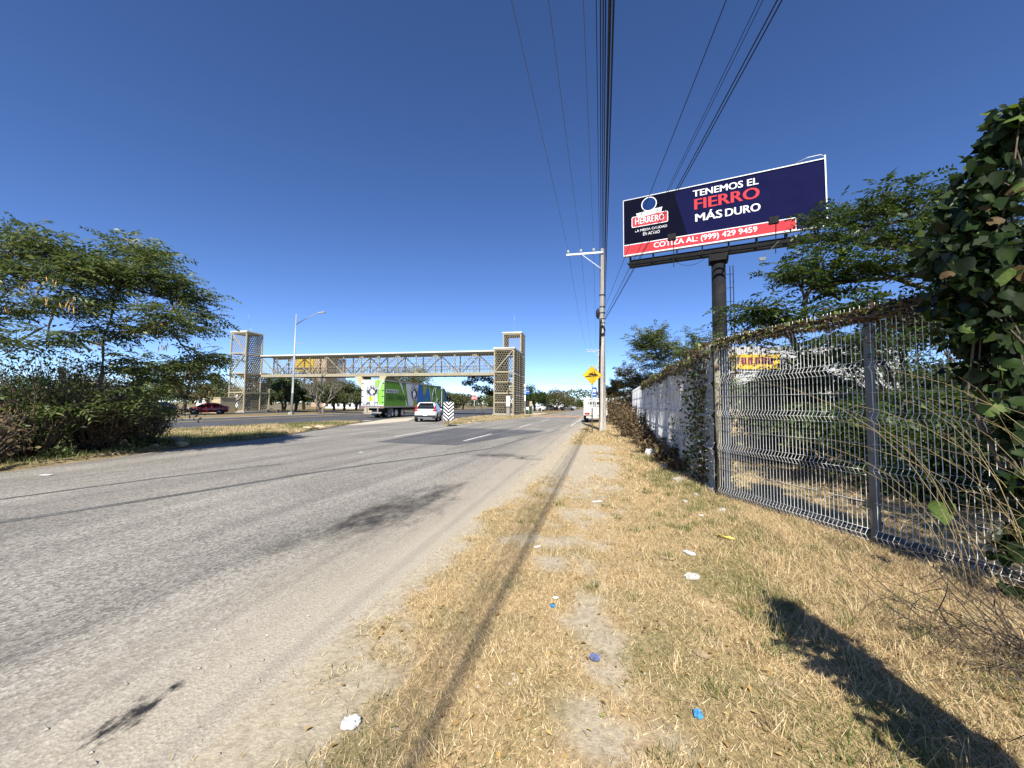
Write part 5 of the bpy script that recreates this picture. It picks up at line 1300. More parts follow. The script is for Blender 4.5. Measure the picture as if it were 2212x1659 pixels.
def car(name, label, loc, heading, paint, kind='sedan', cat='car', group=None, detail=True):
    root = empty(name, loc, -heading, label, cat, group)
    if kind == 'sedan':
        L, w, st = 4.5, 0.85, [(-2.22, 0.35, 0.82, 0.66), (-2.12, 0.24, 0.98, 0.79), (-1.5, 0.2, 1.03, 0.85), (-0.6, 0.2, 0.98, 0.86), (0.8, 0.2, 0.95, 0.86), (1.5, 0.2, 0.90, 0.84), (2.05, 0.22, 0.76, 0.74), (2.24, 0.32, 0.62, 0.58)]
        lo = ((-1.78, 1.0), (1.25, 0.93)); tp = ((-0.95, 1.42), (-0.3, 1.47), (0.35, 1.42)); wl, wt, wr, wb, wf_ = 0.80, 0.60, 0.31, -1.33, 1.37
    else:
        L, w, st = 4.4, 0.93, [(-2.18, 0.42, 0.95, 0.76), (-2.1, 0.3, 1.08, 0.88), (-1.4, 0.26, 1.10, 0.93), (0.6, 0.26, 1.06, 0.93), (1.4, 0.26, 1.0, 0.91), (2.0, 0.28, 0.88, 0.82), (2.2, 0.4, 0.72, 0.68)]
        lo = ((-2.02, 1.06), (1.15, 1.04)); tp = ((-1.5, 1.58), (-0.6, 1.65), (0.25, 1.60)); wl, wt, wr, wb, wf_ = 0.88, 0.66, 0.36, -1.35, 1.36
    hull(st).build('body', paint, root)
    cabin(lo, tp, wl, wt).build('roof', paint, root)
    (y0, z0), (y3, z3) = lo; (y1, z1), (ym, zm), (y2, z2) = tp
    window(root, [(wl, y3, z3), (-wl, y3, z3), (-wt, y2, z2), (wt, y2, z2)], 0.1, 'windscreen')
    window(root, [(wl, y0, z0), (-wl, y0, z0), (-wt, y1, z1), (wt, y1, z1)], 0.14, 'rear_window')
    for sg in (-1, 1):
        A, B_, C_, D = (sg*wl, y0 + 0.12, z0 + 0.02), (sg*wl, y3 - 0.1, z3 + 0.02), (sg*wt, y2, z2 - 0.03), (sg*wt, y1, z1 - 0.03)
        for t0, t1 in ((0.08, 0.48), (0.52, 0.94)):
            window(root, [lerp2(A, B_, t0), lerp2(A, B_, t1), lerp2(D, C_, t1), lerp2(D, C_, t0)], 0.07, 'side_window')
        for y in (wb, wf_):
            MB().cyl((sg * (w - 0.07), y, wr + 0.02), wr + 0.06, 0.16, 20, (1, 0, 0)).build('wheel_arch', m_trim, root)
            wheel(root, (sg * (w - 0.08), y, wr), wr, 0.2, sg)
        MB().box((sg * (wl + 0.1), 0.85, 1.02), (0.16, 0.1, 0.12)).build('mirror', paint, root, 0.02)
        if kind == 'sedan':
            MB().prism([(sg*0.46, 2.14, 0.66), (sg*0.74, 1.93, 0.68), (sg*0.78, 1.7, 0.85), (sg*0.52, 2.02, 0.80)], (0, 0.03, 0.02)).build('headlight', m_lamp_w, root)
            MB().box((sg * 0.66, -2.16, 0.83), (0.28, 0.12, 0.16)).build('tail_light', m_tail, root, 0.02)
            MB().box((sg * 0.6, 2.12, 0.42), (0.16, 0.1, 0.08)).build('fog_light', m_lamp_w, root)
        else:
            MB().prism([(sg*0.80, -2.13, 0.92), (sg*0.60, -2.17, 0.92), (sg*0.60, -2.17, 1.03), (sg*0.73, -2.12, 1.06), (sg*0.72, -1.78, 1.38), (sg*0.80, -1.76, 1.36)], (sg * 0.05, -0.03, 0)).build('tail_light', m_tail, root)
            MB().box((sg * 0.66, 2.05, 0.80), (0.3, 0.15, 0.12)).build('headlight', m_lamp_w, root)
    yb = st[0][0] - 0.02
    MB().box((0, yb - 0.0, 0.72 if kind == 'sedan' else 0.62), (0.42 if kind == 'sedan' else 0.34, 0.03, 0.14)).build('licence_plate', m_plate, root)
    if kind == 'sedan':
        MB().box((0, 2.245, 0.42), (0.34, 0.02, 0.13)).build('licence_plate', m_plate, root); MB().box((0, 2.22, 0.56), (0.62, 0.04, 0.1)).build('grille', m_trim, root); MB().box((0, 2.2, 0.34), (1.0, 0.05, 0.12)).build('air_intake', m_trim, root)
        MB().box((0, -1.98, 1.05), (1.1, 0.2, 0.03)).build('spoiler', paint, root)
    else:
        MB().box((0, -2.13, 0.44), (1.7, 0.16, 0.30)).build('rear_bumper', m_trim, root, 0.04); MB().box((0, -2.2, 0.36), (1.2, 0.06, 0.05)).build('skid_plate', m_rim, root)
        MB().box((0, -1.62, 1.62), (1.15, 0.3, 0.05)).build('roof_spoiler', paint, root, 0.01)
        for sg in (-1, 1): MB().box((sg * 0.9, 0, 0.32), (0.1, 3.0, 0.16)).build('sill_cladding', m_trim, root)
        MB().prism([(-0.03, -1.05, 1.66), (0.03, -1.05, 1.66), (0.0, -1.25, 1.76)], (0.01, 0.1, 0)).build('antenna_fin', m_trim, root)
    return root
m_redcar = M('metallic_red_paint', (0.20, 0.012, 0.018), 0.28, metal=0.25, var=0.05, coat=0.8)
m_whitecar = M('white_car_paint', (0.66, 0.66, 0.66), 0.3, var=0.03, coat=0.6)
m_greycar = M('grey_car_paint', (0.12, 0.125, 0.13), 0.3, var=0.03, coat=0.6)
car('red_sedan', 'dark red sedan driving on the far side of the avenue', around(450.5, 51.0), R(-118), m_redcar, 'sedan')
car('white_suv', 'white compact SUV with black lower cladding waiting to join the avenue', around(927, 34.2), R(-4), m_whitecar, 'suv')
for u, Y, hd_, pt, lab in ((1226, 104, -70, m_whitecar, 'white car parked under the farthest brownish tree'), (1186, 100, 60, m_greycar, 'grey car parked in the shade of the distant trees'), (1160, 96, -60, m_whitecar, 'white car half hidden by the green tree right of the tower'), (1246, 140, 10, m_whitecar, 'tiny white car at the far end of the road'),
                            (345, 62, -95, m_greycar, 'dark car beyond the avenue at the edge of the left thicket'), (240, 66, -95, m_whitecar, 'white car glimpsed through the left thicket')):
    car('distant_car', lab, around(u, Y), R(hd_), pt, 'sedan', group='distant cars')

# ---- articulated lorry
TH = R(11.5)
rear = Vector((-14.3, 39.6, 0)); lorry = empty('semi_truck', rear, -TH, 'semi-trailer truck with green and white printed trailer on the avenue', 'truck')
m_tgreen = M('trailer_green', (0.085, 0.21, 0.022), 0.45, var=0.08, scale=2, stretch=(1, 4, 1)); m_tlime = M('trailer_lime', (0.22, 0.52, 0.06), 0.4, var=0.05)
m_twhite = M('trailer_white', (0.70, 0.71, 0.71), 0.4, var=0.04); m_tpale = M('trailer_pale_grey', (0.50, 0.50, 0.55), 0.45, var=0.06); m_tblue = M('trailer_blue', (0.015, 0.11, 0.36), 0.45, var=0.1)
m_tdk = M('trailer_dark_green', (0.035, 0.085, 0.02), 0.5, var=0.1); m_tolive = M('trailer_olive', (0.22, 0.26, 0.03), 0.45, var=0.15); m_tink = M('logo_ink', (0.02, 0.028, 0.05), 0.5); m_tyell = M('trailer_yellow', (0.55, 0.60, 0.04), 0.45)
m_chassis = M('chassis_black', (0.02, 0.02, 0.02), 0.7, var=0.2); m_bumpr = M('worn_bumper_steel', (0.30, 0.27, 0.25), 0.6, metal=0.2, var=0.2)
TW, TL, TB, TT = 1.27, 15.2, 1.12, 3.98
tb_ = MB().box((0, TL / 2, (TB + TT) / 2), (TW * 2, TL, TT - TB)).build('trailer', m_tgreen, lorry, 0.02)
def side(pts, lev, mat, name):
    me = MB().poly([(TW + 0.004 * lev, y, z) for y, z in pts]).mesh(name)
    if me.polygons[0].normal.x < 0: me.flip_normals()
    return link(name, me, mat, tb_)
def rearp(pts, lev, mat, name):
    me = MB().poly([(x, -0.05 - 0.004 * lev, z) for x, z in pts]).mesh(name)
    if me.polygons[0].normal.y > 0: me.flip_normals()
    return link(name, me, mat, tb_)
for k in range(37):
    MB().box((TW + 0.012, 0.3 + k * 0.405, (TB + TT) / 2), (0.02, 0.018, TT - TB - 0.3)).build('side_rib', m_tgreen, tb_)
for z in (TB + 0.06, TT - 0.05): MB().box((TW + 0.012, TL / 2, z), (0.05, TL, 0.14)).build('side_rail', m_bumpr, tb_)
H_ = TT - TB
def sy(f): return f * TL
side([(sy(.20), TT - .13), (sy(.235), TT - .13), (sy(.335), TB + .14), (sy(.315), TB + .14), (sy(.29), TB + 1.2)], 6, m_tpale, 'white_swoosh')
side([(sy(.30), TT - .13), (sy(.52), TT - .13), (sy(.50), TB + .9), (sy(.42), TB + .14), (sy(.355), TB + .14)], 6, m_tpale, 'pale_panel')
side([(sy(.52), TT - .13), (sy(.60), TT - .13), (sy(.66), TB + 1.0), (sy(.62), TB + .14), (sy(.505), TB + .14), (sy(.50), TB + 1.3)], 7, m_tblue, 'blue_field')
side([(sy(.66), TT - .35), (sy(.735), TT - .55), (sy(.76), TB + .8), (sy(.72), TB + .4), (sy(.65), TB + 1.6)], 7, m_tblue, 'blue_field')
side([(sy(.60), TT - .13), (sy(.69), TT - .2), (sy(.65), TB + 1.5), (sy(.61), TB + 1.6)], 8, m_tolive, 'olive_field')
side([(sy(.43), TB + .14), (sy(.505), TB + .14), (sy(.50), TB + .8), (sy(.44), TB + .85)], 7, m_tolive, 'olive_field')
for y0_ in ((.72, .755),): side([(sy(.718), TT - .13), (sy(.726), TT - .13), (sy(.81), TB + .14), (sy(.80), TB + .14)], 8, m_tpale, 'white_line')
mb = MB(); bt = [(.845, 2.6), (.83, 2.25), (.80, 1.65), (.81, .95), (.845, .45), (.885, .55), (.90, 1.15), (.875, 1.75), (.865, 2.3), (.89, 2.68)]
mb.tube([(TW + 0.03, sy(y), TB + z) for y, z in bt], 0.022, 4); mb.tube([(TW + 0.03, sy(.80), TB + 1.65), (TW + 0.03, sy(.875), TB + 1.75)], 0.022, 4)
mb.tube([(TW + 0.03, sy(.945) + .55 * math.cos(a * .6283), TB + .75 + .36 * math.sin(a * .6283)) for a in range(11)], 0.022, 4); mb.build('bottle_outline', m_tpale, tb_)
def logo(place, cx_, cz_, rx, rz, lev, par):
    place(ell(cx_, cz_, rx, rz), lev, m_tink, 'logo_ring'); place(ell(cx_, cz_, rx * .93, rz * .93), lev + 1, m_twhite, 'logo_ring'); place(ell(cx_, cz_, rx * .86, rz * .86), lev + 2, m_tink, 'logo_disc')
    place([(cx_ + rx * a, cz_ + rz * b_) for a, b_ in ((-.42, -.2), (-.3, .1), (-.05, .32), (.2, .1), (.42, -.15), (.3, -.55), (.12, -.2), (.05, -.8), (-.08, -.8), (-.12, -.35), (-.22, -.7))], lev + 3, m_twhite, 'logo_emblem')
logo(side, sy(.445), TB + 1.72, 0.92, 0.98, 9, tb_)
def ttext(body, mat, fit, h, origin, xd, yd, bold=0.03):
    o = link('lettering', text_mesh(body, 1, bold, fit=fit, height=h), mat, tb_); o.matrix_local = plane_matrix(origin, xd, yd)
def arch(body, cx_, cz_, rx, rz, h, place3, mat):
    n_ = len(body)
    for i, chh in enumerate(body):
        a = R(150 - 120 * i / (n_ - 1)); x = cx_ + rx * math.cos(a); z = cz_ + rz * math.sin(a); t = a - math.pi / 2
        o = link('lettering', text_mesh(chh, 1, 0.03, height=h, fit=h * 0.72), mat, tb_); o.matrix_local = place3(x, z, t)
S_lev = TW + 0.056
arch('REYMA', sy(.445), TB + 1.72, 0.64, 0.64, 0.34, lambda x, z, t: plane_matrix((S_lev, x, z), (0, math.cos(t), math.sin(t)), (0, -math.sin(t), math.cos(t))), m_twhite)
side([(sy(.02), TT - .95), (sy(.19), TT - .95), (sy(.19), TT - 1.35), (sy(.02), TT - 1.35)], 6, m_tpale, 'caption_box')
ttext('PRODUCTOS', m_tdk, sy(.15), 0.26, (TW + 0.032, sy(.105), TT - 1.15), (0, 1, 0), (0, 0, 1))
ttext('DESECHABLES', m_tdk, sy(.28), 0.5, (TW + 0.03, sy(.165), TT - 1.78), (0, 1, 0), (0, 0, 1), 0.04)
# rear doors
for sg in (-1, 1):
    d_ = MB().box((sg * TW / 2, -0.03, (TB + TT) / 2 + 0.08), (TW - 0.03, 0.045, TT - TB - 0.2)).build('rear_door', m_twhite, tb_)
    for xx in (0.25, 0.62): MB().tube([(sg * xx, -0.10, TB + 0.1), (sg * xx, -0.10, TT - 0.05)], 0.022, 6).build('lock_rod', m_bumpr, d_)
    for z in (0.55, 1.15, 1.75, 2.5): MB().box((sg * (TW - 0.13), -0.085, TB + z), (0.22, 0.03, 0.07)).build('hinge', m_charc, d_)
    MB().box((sg * 0.45, -0.11, TB + 0.5), (0.32, 0.03, 0.06)).build('door_handle', m_charc, d_)
rearp([(0.30, TT - .06), (TW - .03, TT - .06), (TW - .03, TB + .25), (0.75, TB + .25), (0.5, TB + 1.0), (0.55, TB + 1.6), (0.62, TB + 1.9), (0.25, TT - .55)], 1, m_tlime, 'lime_field')
rearp([(0.62, TB + 1.95), (0.72, TT - .5), (1.0, TT - .14), (1.2, TT - .1), (0.92, TT - .6), (0.80, TB + 1.8)], 2, m_twhite, 'white_swoosh')
logo(rearp, -0.05, TB + 1.72, 0.70, 0.56, 3, tb_)
arch('REYMA', -0.05, TB + 1.72, 0.49, 0.36, 0.24, lambda x, z, t: plane_matrix((x, -0.05 - 0.032, z), (math.cos(t), 0, math.sin(t)), (-math.sin(t), 0, math.cos(t))), m_twhite)
rearp([(-.42, TB + 1.12), (.05, TB + 1.12), (.05, TB + .65), (-.42, TB + .65)], 3, m_tyell, 'yellow_block')
for z, w in ((.40, .8), (.30, .9)): rearp([(-1.12, TB + z), (-1.12 + w, TB + z), (-1.12 + w, TB + z - .05), (-1.12, TB + z - .05)], 3, m_charc, 'small_print')
MB().box((0, -0.06, TB + 0.02), (TW * 2, 0.12, 0.2)).build('rear_sill', m_bumpr, tb_)
for sg in (-1, 1):
    for k in range(2): MB().box((sg * (0.95 + k * .18), -0.13, TB + 0.02), (0.12, 0.03, 0.09)).build('tail_light', m_tail, tb_)
    MB().box((sg * 0.62, -0.05, 0.85), (0.12, 0.1, 0.5)).build('guard_post', m_bumpr, lorry)
MB().box((0, -0.06, 0.58), (2.1, 0.12, 0.14)).build('underride_guard', m_bumpr, lorry)
for x in (-0.5, 0.5): MB().box((x, TL / 2, TB - 0.17), (0.14, TL - 0.4, 0.3)).build('chassis_rail', m_chassis, lorry)
MB().box((0, 3.4, 0.72), (1.6, 2.6, 0.5)).build('bogie', m_chassis, lorry)
for y in (2.7, 4.1):
    for sg in (-1, 1): wheel(lorry, (sg * 1.0, y, 0.52), 0.52, 0.5, sg)
for sg in (-1, 1):
    MB().box((sg * 0.95, 1.9, 0.62), (0.62, 0.03, 0.75)).build('mud_flap', M('pale_mud_flap', (0.22, 0.22, 0.23), 0.7), lorry)
    MB().box((sg * 0.75, 11.4, 0.6), (0.14, 0.16, 1.0)).build('landing_leg', m_chassis, lorry)
for y in (13.2, 14.5):
    for sg in (-1, 1): wheel(lorry, (sg * 1.0, y, 0.52), 0.52, 0.5, sg)
MB().box((0, 15.5, 0.85), (1.0, 6.0, 0.3)).build('tractor_frame', m_chassis, lorry)
cb = MB().prism([(-1.22, 15.75, 1.0), (-1.22, 18.4, 1.0), (-1.22, 18.5, 2.2), (-1.22, 17.9, 3.0), (-1.22, 16.7, 3.75), (-1.22, 15.75, 3.75)], (2.44, 0, 0)).build('cab', m_tblue, lorry, 0.05)
MB().prism([(1.23, 15.8, 1.1), (1.23, 16.6, 1.1), (1.23, 16.6, 3.6), (1.23, 15.8, 3.68)], (0.01, 0, 0)).build('side_fairing_green', m_tgreen, cb)
MB().box((1.2, 15.66, 2.4), (0.12, 0.18, 2.6)).build('side_fairing', m_twhite, cb); MB().box((-1.2, 15.66, 2.4), (0.12, 0.18, 2.6)).build('side_fairing', m_twhite, cb)
MB().prism([(-1.1, 18.3, 0.8), (-1.0, 20.2, 0.8), (-0.95, 20.3, 1.5), (-1.1, 18.5, 2.0)], (2.1, 0, 0)).build('hood', m_tblue, cb, 0.06)
for sg in (-1, 1):
    MB().prism([(sg * 1.225, 17.1, 2.1), (sg * 1.225, 18.2, 2.1), (sg * 1.225, 17.85, 2.85), (sg * 1.225, 17.1, 2.85)], (sg * 0.008, 0, 0)).build('side_window', m_glass, cb)
    MB().box((sg * 1.45, 18.3, 2.3), (0.14, 0.12, 0.75)).build('mirror', m_chassis, cb); wheel(lorry, (sg * 1.0, 19.4, 0.52), 0.52, 0.32, sg)
    MB().tube([(sg * 1.05, 15.6, 1.0), (sg * 1.05, 15.6, 3.9)], 0.07, 10).build('exhaust_stack', m_rim, cb)
MB().cyl((1.15, 17.2, 0.75), 0.32, 1.5, 16, (0, 1, 0)).build('fuel_tank', m_rim, lorry)

# ---- white stake-bed truck parked on the shoulder
m_oldwhite = M('dusty_white_truck', (0.66, 0.63, 0.56), 0.6, var=0.12, scale=4, dirt=((0.40, 0.34, 0.26), 0.5))
sp_ = around(1286, 32.6); stk = empty('stake_truck', sp_, -R(13), 'old white stake-bed truck parked on the shoulder behind the utility pole', 'truck')
SW = 0.98
MB().box((0, 1.9, 0.82), (SW * 2, 3.8, 0.14)).build('bed', m_oldwhite, stk)
MB().box((0, -0.02, 0.80), (SW * 2, 0.06, 0.30)).build('tail_sill', m_oldwhite, stk)
for sg in (-1, 1):
    for z in (1.02, 1.22, 1.42, 1.62, 1.82, 2.05): MB().box((sg * SW, 1.9, z), (0.04, 3.7, 0.11)).build('side_slat', m_oldwhite, stk)
    for k in range(5): MB().box((sg * (SW - 0.04), 0.1 + k * 0.9, 1.5), (0.06, 0.07, 1.25)).build('stake', m_oldwhite, stk)
    g = empty('rear_gate', (sg * SW / 2, -0.03, 0), 0, parent=stk)
    for z in (1.05, 1.5, 2.05): MB().box((0, 0, z), (SW - 0.06, 0.04, 0.10)).build('gate_rail', m_oldwhite, g)
    for x in (-0.42, 0.0, 0.42): MB().box((x, -0.005, 1.53), (0.07, 0.05, 1.14)).build('gate_upright', m_oldwhite, g)
    MB().box((0.1 * sg, 0.01, 1.27), (SW - 0.5, 0.02, 0.42)).build('gate_board', m_oldwhite, g)
    MB().box((sg * 0.68, -0.07, 0.80), (0.42, 0.05, 0.12)).build('tail_light', m_tail, stk); 
    for y in (0.95,): wheel(stk, (sg * 0.78, y, 0.38), 0.38, 0.34, sg)
    wheel(stk, (sg * 0.82, 4.6, 0.38), 0.38, 0.22, sg); MB().box((sg * 0.8, 0.35, 0.45), (0.36, 0.03, 0.4)).build('mud_flap', m_trim, stk)
    MB().box((sg * 1.12, 4.7, 1.55), (0.12, 0.08, 0.3)).build('mirror', m_trim, stk)
MB().box((0, -0.12, 0.5), (1.5, 0.1, 0.14)).build('rear_bumper', m_oldwhite, stk); MB().box((0.0, -0.18, 0.62), (0.3, 0.02, 0.14)).build('licence_plate', m_plate, stk)
cb = MB().prism([(-0.92, 3.95, 0.6), (-0.92, 5.9, 0.6), (-0.92, 6.0, 1.1), (-0.92, 5.2, 1.25), (-0.86, 4.8, 1.95), (-0.86, 4.0, 1.98)], (1.84, 0, 0)).build('cab', m_oldwhite, stk, 0.05)
MB().box((0, 3.93, 1.62), (1.4, 0.03, 0.42)).build('rear_window', m_glass, cb); MB().box((0, 2.8, 0.6), (0.9, 5.2, 0.2)).build('chassis', m_chassis, stk)
for x in (-0.9, 0.9): MB().tube([(x, 3.85, 0.9), (x, 3.85, 2.35)], 0.03, 6).build('rack_post', m_oldwhite, stk)
MB().tube([(-0.9, 3.85, 2.35), (0.9, 3.85, 2.35)], 0.03, 6).build('rack_bar', m_oldwhite, stk)
# ------------------------------------------------------------------ left thicket
lt = Vector((-13.0, 11.6, 0)); cl = []
def put(lst, org, items):
    for (u, v, Y, r) in items:
        p = P(u, v, Y) - org; lst.append((p.x, p.y, p.z, r))
put(cl, lt, ((275, 575, 11.5, .55), (300, 560, 11.5, .4), (240, 640, 11.5, .8), (320, 640, 11.5, .75), (190, 660, 11, .7), (380, 650, 12, .5), (405, 665, 12.2, .35), (400, 715, 12, .6), (340, 730, 11.5, .7), (270, 720, 11, .7),
             (430, 785, 12.2, .4), (250, 800, 11.4, .5), (350, 830, 11.8, .45), (290, 850, 11.2, .4), (420, 820, 12.4, .35), (380, 790, 11.8, .55), (310, 800, 11.4, .5), (220, 740, 11, .6), (350, 690, 11, .5)))
put(cl, lt, ((268, 545, 11.5, .25), (250, 600, 11, .4), (350, 625, 11.6, .35), (425, 690, 12.4, .15), (440, 785, 12.4, .1), (250, 875, 11, .2), (320, 885, 11.8, .2), (130, 880, 10.4, .2), (210, 610, 11, .3), (300, 610, 11.2, .4), (330, 580, 11.6, .2)))
treeL = sprig_tree('pod_tree', 'feathery green tree hung with dry pods, tallest of the left thicket, over the road edge', lt, cl, lf_mid, 0.15, 0.052, 0.10, 2.2, m_bark, 3, 'trees of the left thicket', 12, 0.9, (-0.1, 0.55), 4, 5, (0.12, 0, 0.05))
lt2 = Vector((-14.4, 9.8, 0)); cl2 = []
put(cl2, lt2, ((60, 545, 9.8, .4), (100, 575, 9.8, .55), (30, 600, 9.5, .7), (130, 620, 9.8, .6), (70, 660, 9.4, .7), (0, 680, 9.4, .8), (-60, 620, 9.6, .9), (150, 690, 9.8, .6), (100, 740, 9.6, .6), (20, 760, 9.4, .6), (-80, 720, 9.6, .8), (-40, 540, 9.8, .6), (170, 590, 10.2, .4), (200, 600, 10.6, .45)))
put(cl2, lt2, ((45, 525, 9.8, .2), (90, 550, 9.8, .3), (10, 560, 9.6, .3), (150, 600, 10, .3)))
tree2 = sprig_tree('pod_tree', 'feathery green tree with hanging pods at the outer edge of the left thicket', lt2, cl2, lf_mid, 0.14, 0.05, 0.09, 2.0, m_bark, 3, 'trees of the left thicket', 12, 0.8, (-0.1, 0.55), 4, 5, (0.1, 0, 0.05))
m_pod = M('dry_pod', (0.50, 0.30, 0.11), 0.7, var=0.3, scale=20)
rp = random.Random(3)
for root, org, spots in ((treeL, lt, ((300, 655, 11), (322, 668, 11), (335, 700, 10.9), (265, 690, 10.6), (220, 660, 10.4), (400, 655, 11.6), (428, 745, 11.8), (350, 745, 10.9), (275, 710, 10.6))), (tree2, lt2, ((120, 605, 9.2), (108, 650, 9.0), (155, 640, 9.3), (150, 655, 9.2), (0, 660, 8.8), (50, 615, 9.1), (218, 740, 10)))):
    for (u, v, Y) in spots:
        c = P(u, v, Y) - org; mb = MB()
        for k in range(rp.randint(3, 6)):
            p0 = c + Vector((rp.uniform(-.12, .12), rp.uniform(-.12, .12), rp.uniform(-.05, .1))); e = p0 + Vector((rp.uniform(-.05, .05), rp.uniform(-.05, .05), -rp.uniform(.14, .24)))
            mb.tube([p0, p0.lerp(e, .3), p0.lerp(e, .75), e], [0.004, 0.014, 0.014, 0.003], 4)
        mb.build('pod_cluster', m_pod, root, kind='stuff')
for i, (x, y, r, h, nt_, nl, mt, lab) in enumerate(((-12.3, 8.7, 1.0, 1.9, 75, 1500, lf_brown, 'brown leafless bush at the photo edge by the road'), (-12.6, 10.2, 1.1, 2.3, 80, 1900, lf_dark, 'dark tangled bush under the outer pod tree'), (-12.5, 11.6, 1.1, 2.2, 80, 1700, lf_brown, 'brown twiggy bush in the middle of the left thicket'),
                                                   (-12.4, 13.0, 0.9, 1.8, 70, 1500, lf_dry, 'twiggy bush at the inner end of the left thicket'), (-14.2, 8.9, 1.3, 2.6, 60, 2200, lf_dark, 'dark green bush deep in the thicket at the photo edge'), (-14.6, 11.5, 1.5, 2.9, 60, 2600, lf_dark, 'tall dark bush behind the left thicket'), (-14.0, 13.4, 1.2, 2.3, 55, 2000, lf_dry, 'dusty bush behind the inner end of the thicket'))):
    bush('thicket_bush', lab, (x, y, 0.05), r * (1.0, 1.15, .85, 1.1, 1.2, .9, 1.1)[i], h * (.75, 1.25, .85, 1.15, 1.3, 1.0, 1.35)[i], int(nt_ * 1.5), int(nl * 1.7), mt, 0.11, 'bushes of the left thicket', m_bark if i in (0, 3) else m_twig)
for u, v, r, lab in ((300, 972, .3, 'low green weed at the road edge below the pod tree'), (350, 968, .35, 'leafy green weed at the inner end of the thicket'), (130, 995, .3, 'low green weed at the road edge near the photo edge')):
    bush('road_edge_weed', lab, G(u, v), r, 0.3, 14, 320, lf_mid, 0.1, 'weeds at the road edge', cat='weed', aspect=0.6)

# ------------------------------------------------------------------ trees further off
FT = [
    (590, 815, 74, 34, 24, 'tree_leaf_dark', 'dark tree filling the gap right of the left mesh tower'), (640, 818, 72, 40, 26, 'tree_leaf_dry2', 'olive tree directly behind the street lamp post'), (690, 822, 74, 44, 26, 'tree_leaf_dark', 'dark green tree behind the bare tree'), (725, 815, 80, 40, 26, 'tree_leaf_dry2', 'olive tree just right of the bare tree'), (770, 826, 84, 36, 22, 'tree_leaf_dark', 'dark green tree touching the trailer rear'), (490, 822, 90, 40, 20, 'tree_leaf_dusty2', 'dusty tree behind the cream booth'), (930, 838, 110, 40, 22, 'tree_leaf_dark', 'dark tree above the truck cab'), (1075, 852, 110, 40, 20, 'tree_leaf_dry2', 'low olive tree behind the right mesh tower'),
    (615, 806, 68, 40, 26, 'tree_leaf_dark', 'round green tree just left of the street lamp'), (560, 835, 76, 30, 18, 'tree_leaf_dark', 'dark tree behind the left mesh tower'), (660, 800, 84, 50, 26, 'tree_leaf_dusty', 'tall dusty tree behind the bare tree'),
    (745, 822, 78, 46, 24, 'tree_leaf_dry2', 'bushy olive tree left of the truck trailer'), (790, 838, 92, 32, 16, 'tree_leaf_dark', 'dark tree peeping out left of the trailer rear'), (880, 786, 84, 82, 60, 'tree_leaf_dry2', 'big domed tree rising above the truck behind the footbridge'), (960, 846, 100, 44, 24, 'tree_leaf_dry2', 'olive tree row right of the truck cab'),
    (1000, 850, 104, 40, 22, 'tree_leaf_dusty2', 'dusty tree behind the stop sign'), (1155, 828, 88, 40, 30, 'tree_leaf_dark', 'deep green tree right behind the mesh tower'), (1205, 842, 100, 46, 30, 'tree_leaf_dusty2', 'broad brownish tree beside the road beyond the railing'),
    (1240, 858, 135, 26, 16, 'tree_leaf_dry2', 'small domed tree at the far end of the road'), (455, 800, 74, 34, 20, 'tree_leaf_mid', 'open tree left of the mesh tower'), (400, 765, 46, 60, 26, 'tree_leaf_dusty', 'brownish tree right behind the left thicket'), (330, 800, 58, 60, 24, 'tree_leaf_dark', 'dark tree behind the thicket'), (200, 810, 60, 70, 26, 'tree_leaf_dusty', 'dusty tree behind the middle of the left thicket'), (60, 800, 60, 80, 26, 'tree_leaf_dark', 'dark tree behind the outer thicket'),
    (1285, 866, 120, 26, 14, 'tree_leaf_dark', 'dark tree beyond the parked stake truck'), (1310, 862, 110, 24, 12, 'tree_leaf_dusty', 'dusty tree beyond the stake truck and wall'),
]
MATS['tree_leaf_dry2'] = leafmat('olive_leaf', [(0, (0.04, 0.055, 0.015)), (0.5, (0.075, 0.095, 0.025)), (0.85, (0.12, 0.13, 0.04)), (1, (0.18, 0.15, 0.05))], 0.25, 0.6)
MATS['tree_leaf_dusty2'] = leafmat('dusty_leaf_green', [(0, (0.04, 0.052, 0.018)), (0.45, (0.07, 0.08, 0.026)), (0.75, (0.12, 0.105, 0.04)), (1, (0.20, 0.15, 0.07))], 0.25, 0.6)
for i, (u, vt, Y, wu, ncl, mt, lab) in enumerate(FT):
    loc, h, w = tree_at(u, vt, Y, wu)
    z0_ = h * (0.30 if h > 4 else 0.12)
    tree('roadside_tree', lab, loc, dome(w * 0.85, w * 0.85, z0_, h - z0_ - w * 0.12, ncl, w * 0.20, w * 0.34, 100 + i), int(900 + ncl * 150), 0.19 + Y * 0.0014, MATS[mt], 0.10 + h * 0.02, h * 0.30, m_darkbark, group='trees beyond the avenue', flat=0.75, aspect=0.6, stems=2, shell=0.35, droop=-0.25)
# slender tree by the stop sign
loc, h, w = tree_at(1040, 812, 56, 30); c3 = []
put(c3, Vector((P(1046, 880, 56).x, 56, 0)), ((1005, 826, 56, .55), (1022, 818, 56, .8), (1045, 815, 56, .9), (1062, 822, 56.5, .8), (1030, 838, 56, .7), (1050, 842, 56, .9), (1016, 828, 55.6, .5), (1062, 848, 56.4, .7)))
tree('slender_tree', 'slender leaning tree with patchy crown between stop sign and mesh tower', Vector((P(1046, 880, 56).x, 56, 0)), c3, 2300, 0.24, lf_dark, 0.10, 2.4, m_darkbark, lean=(-0.8, 0), flat=0.7, aspect=0.6, group='trees beyond the avenue')
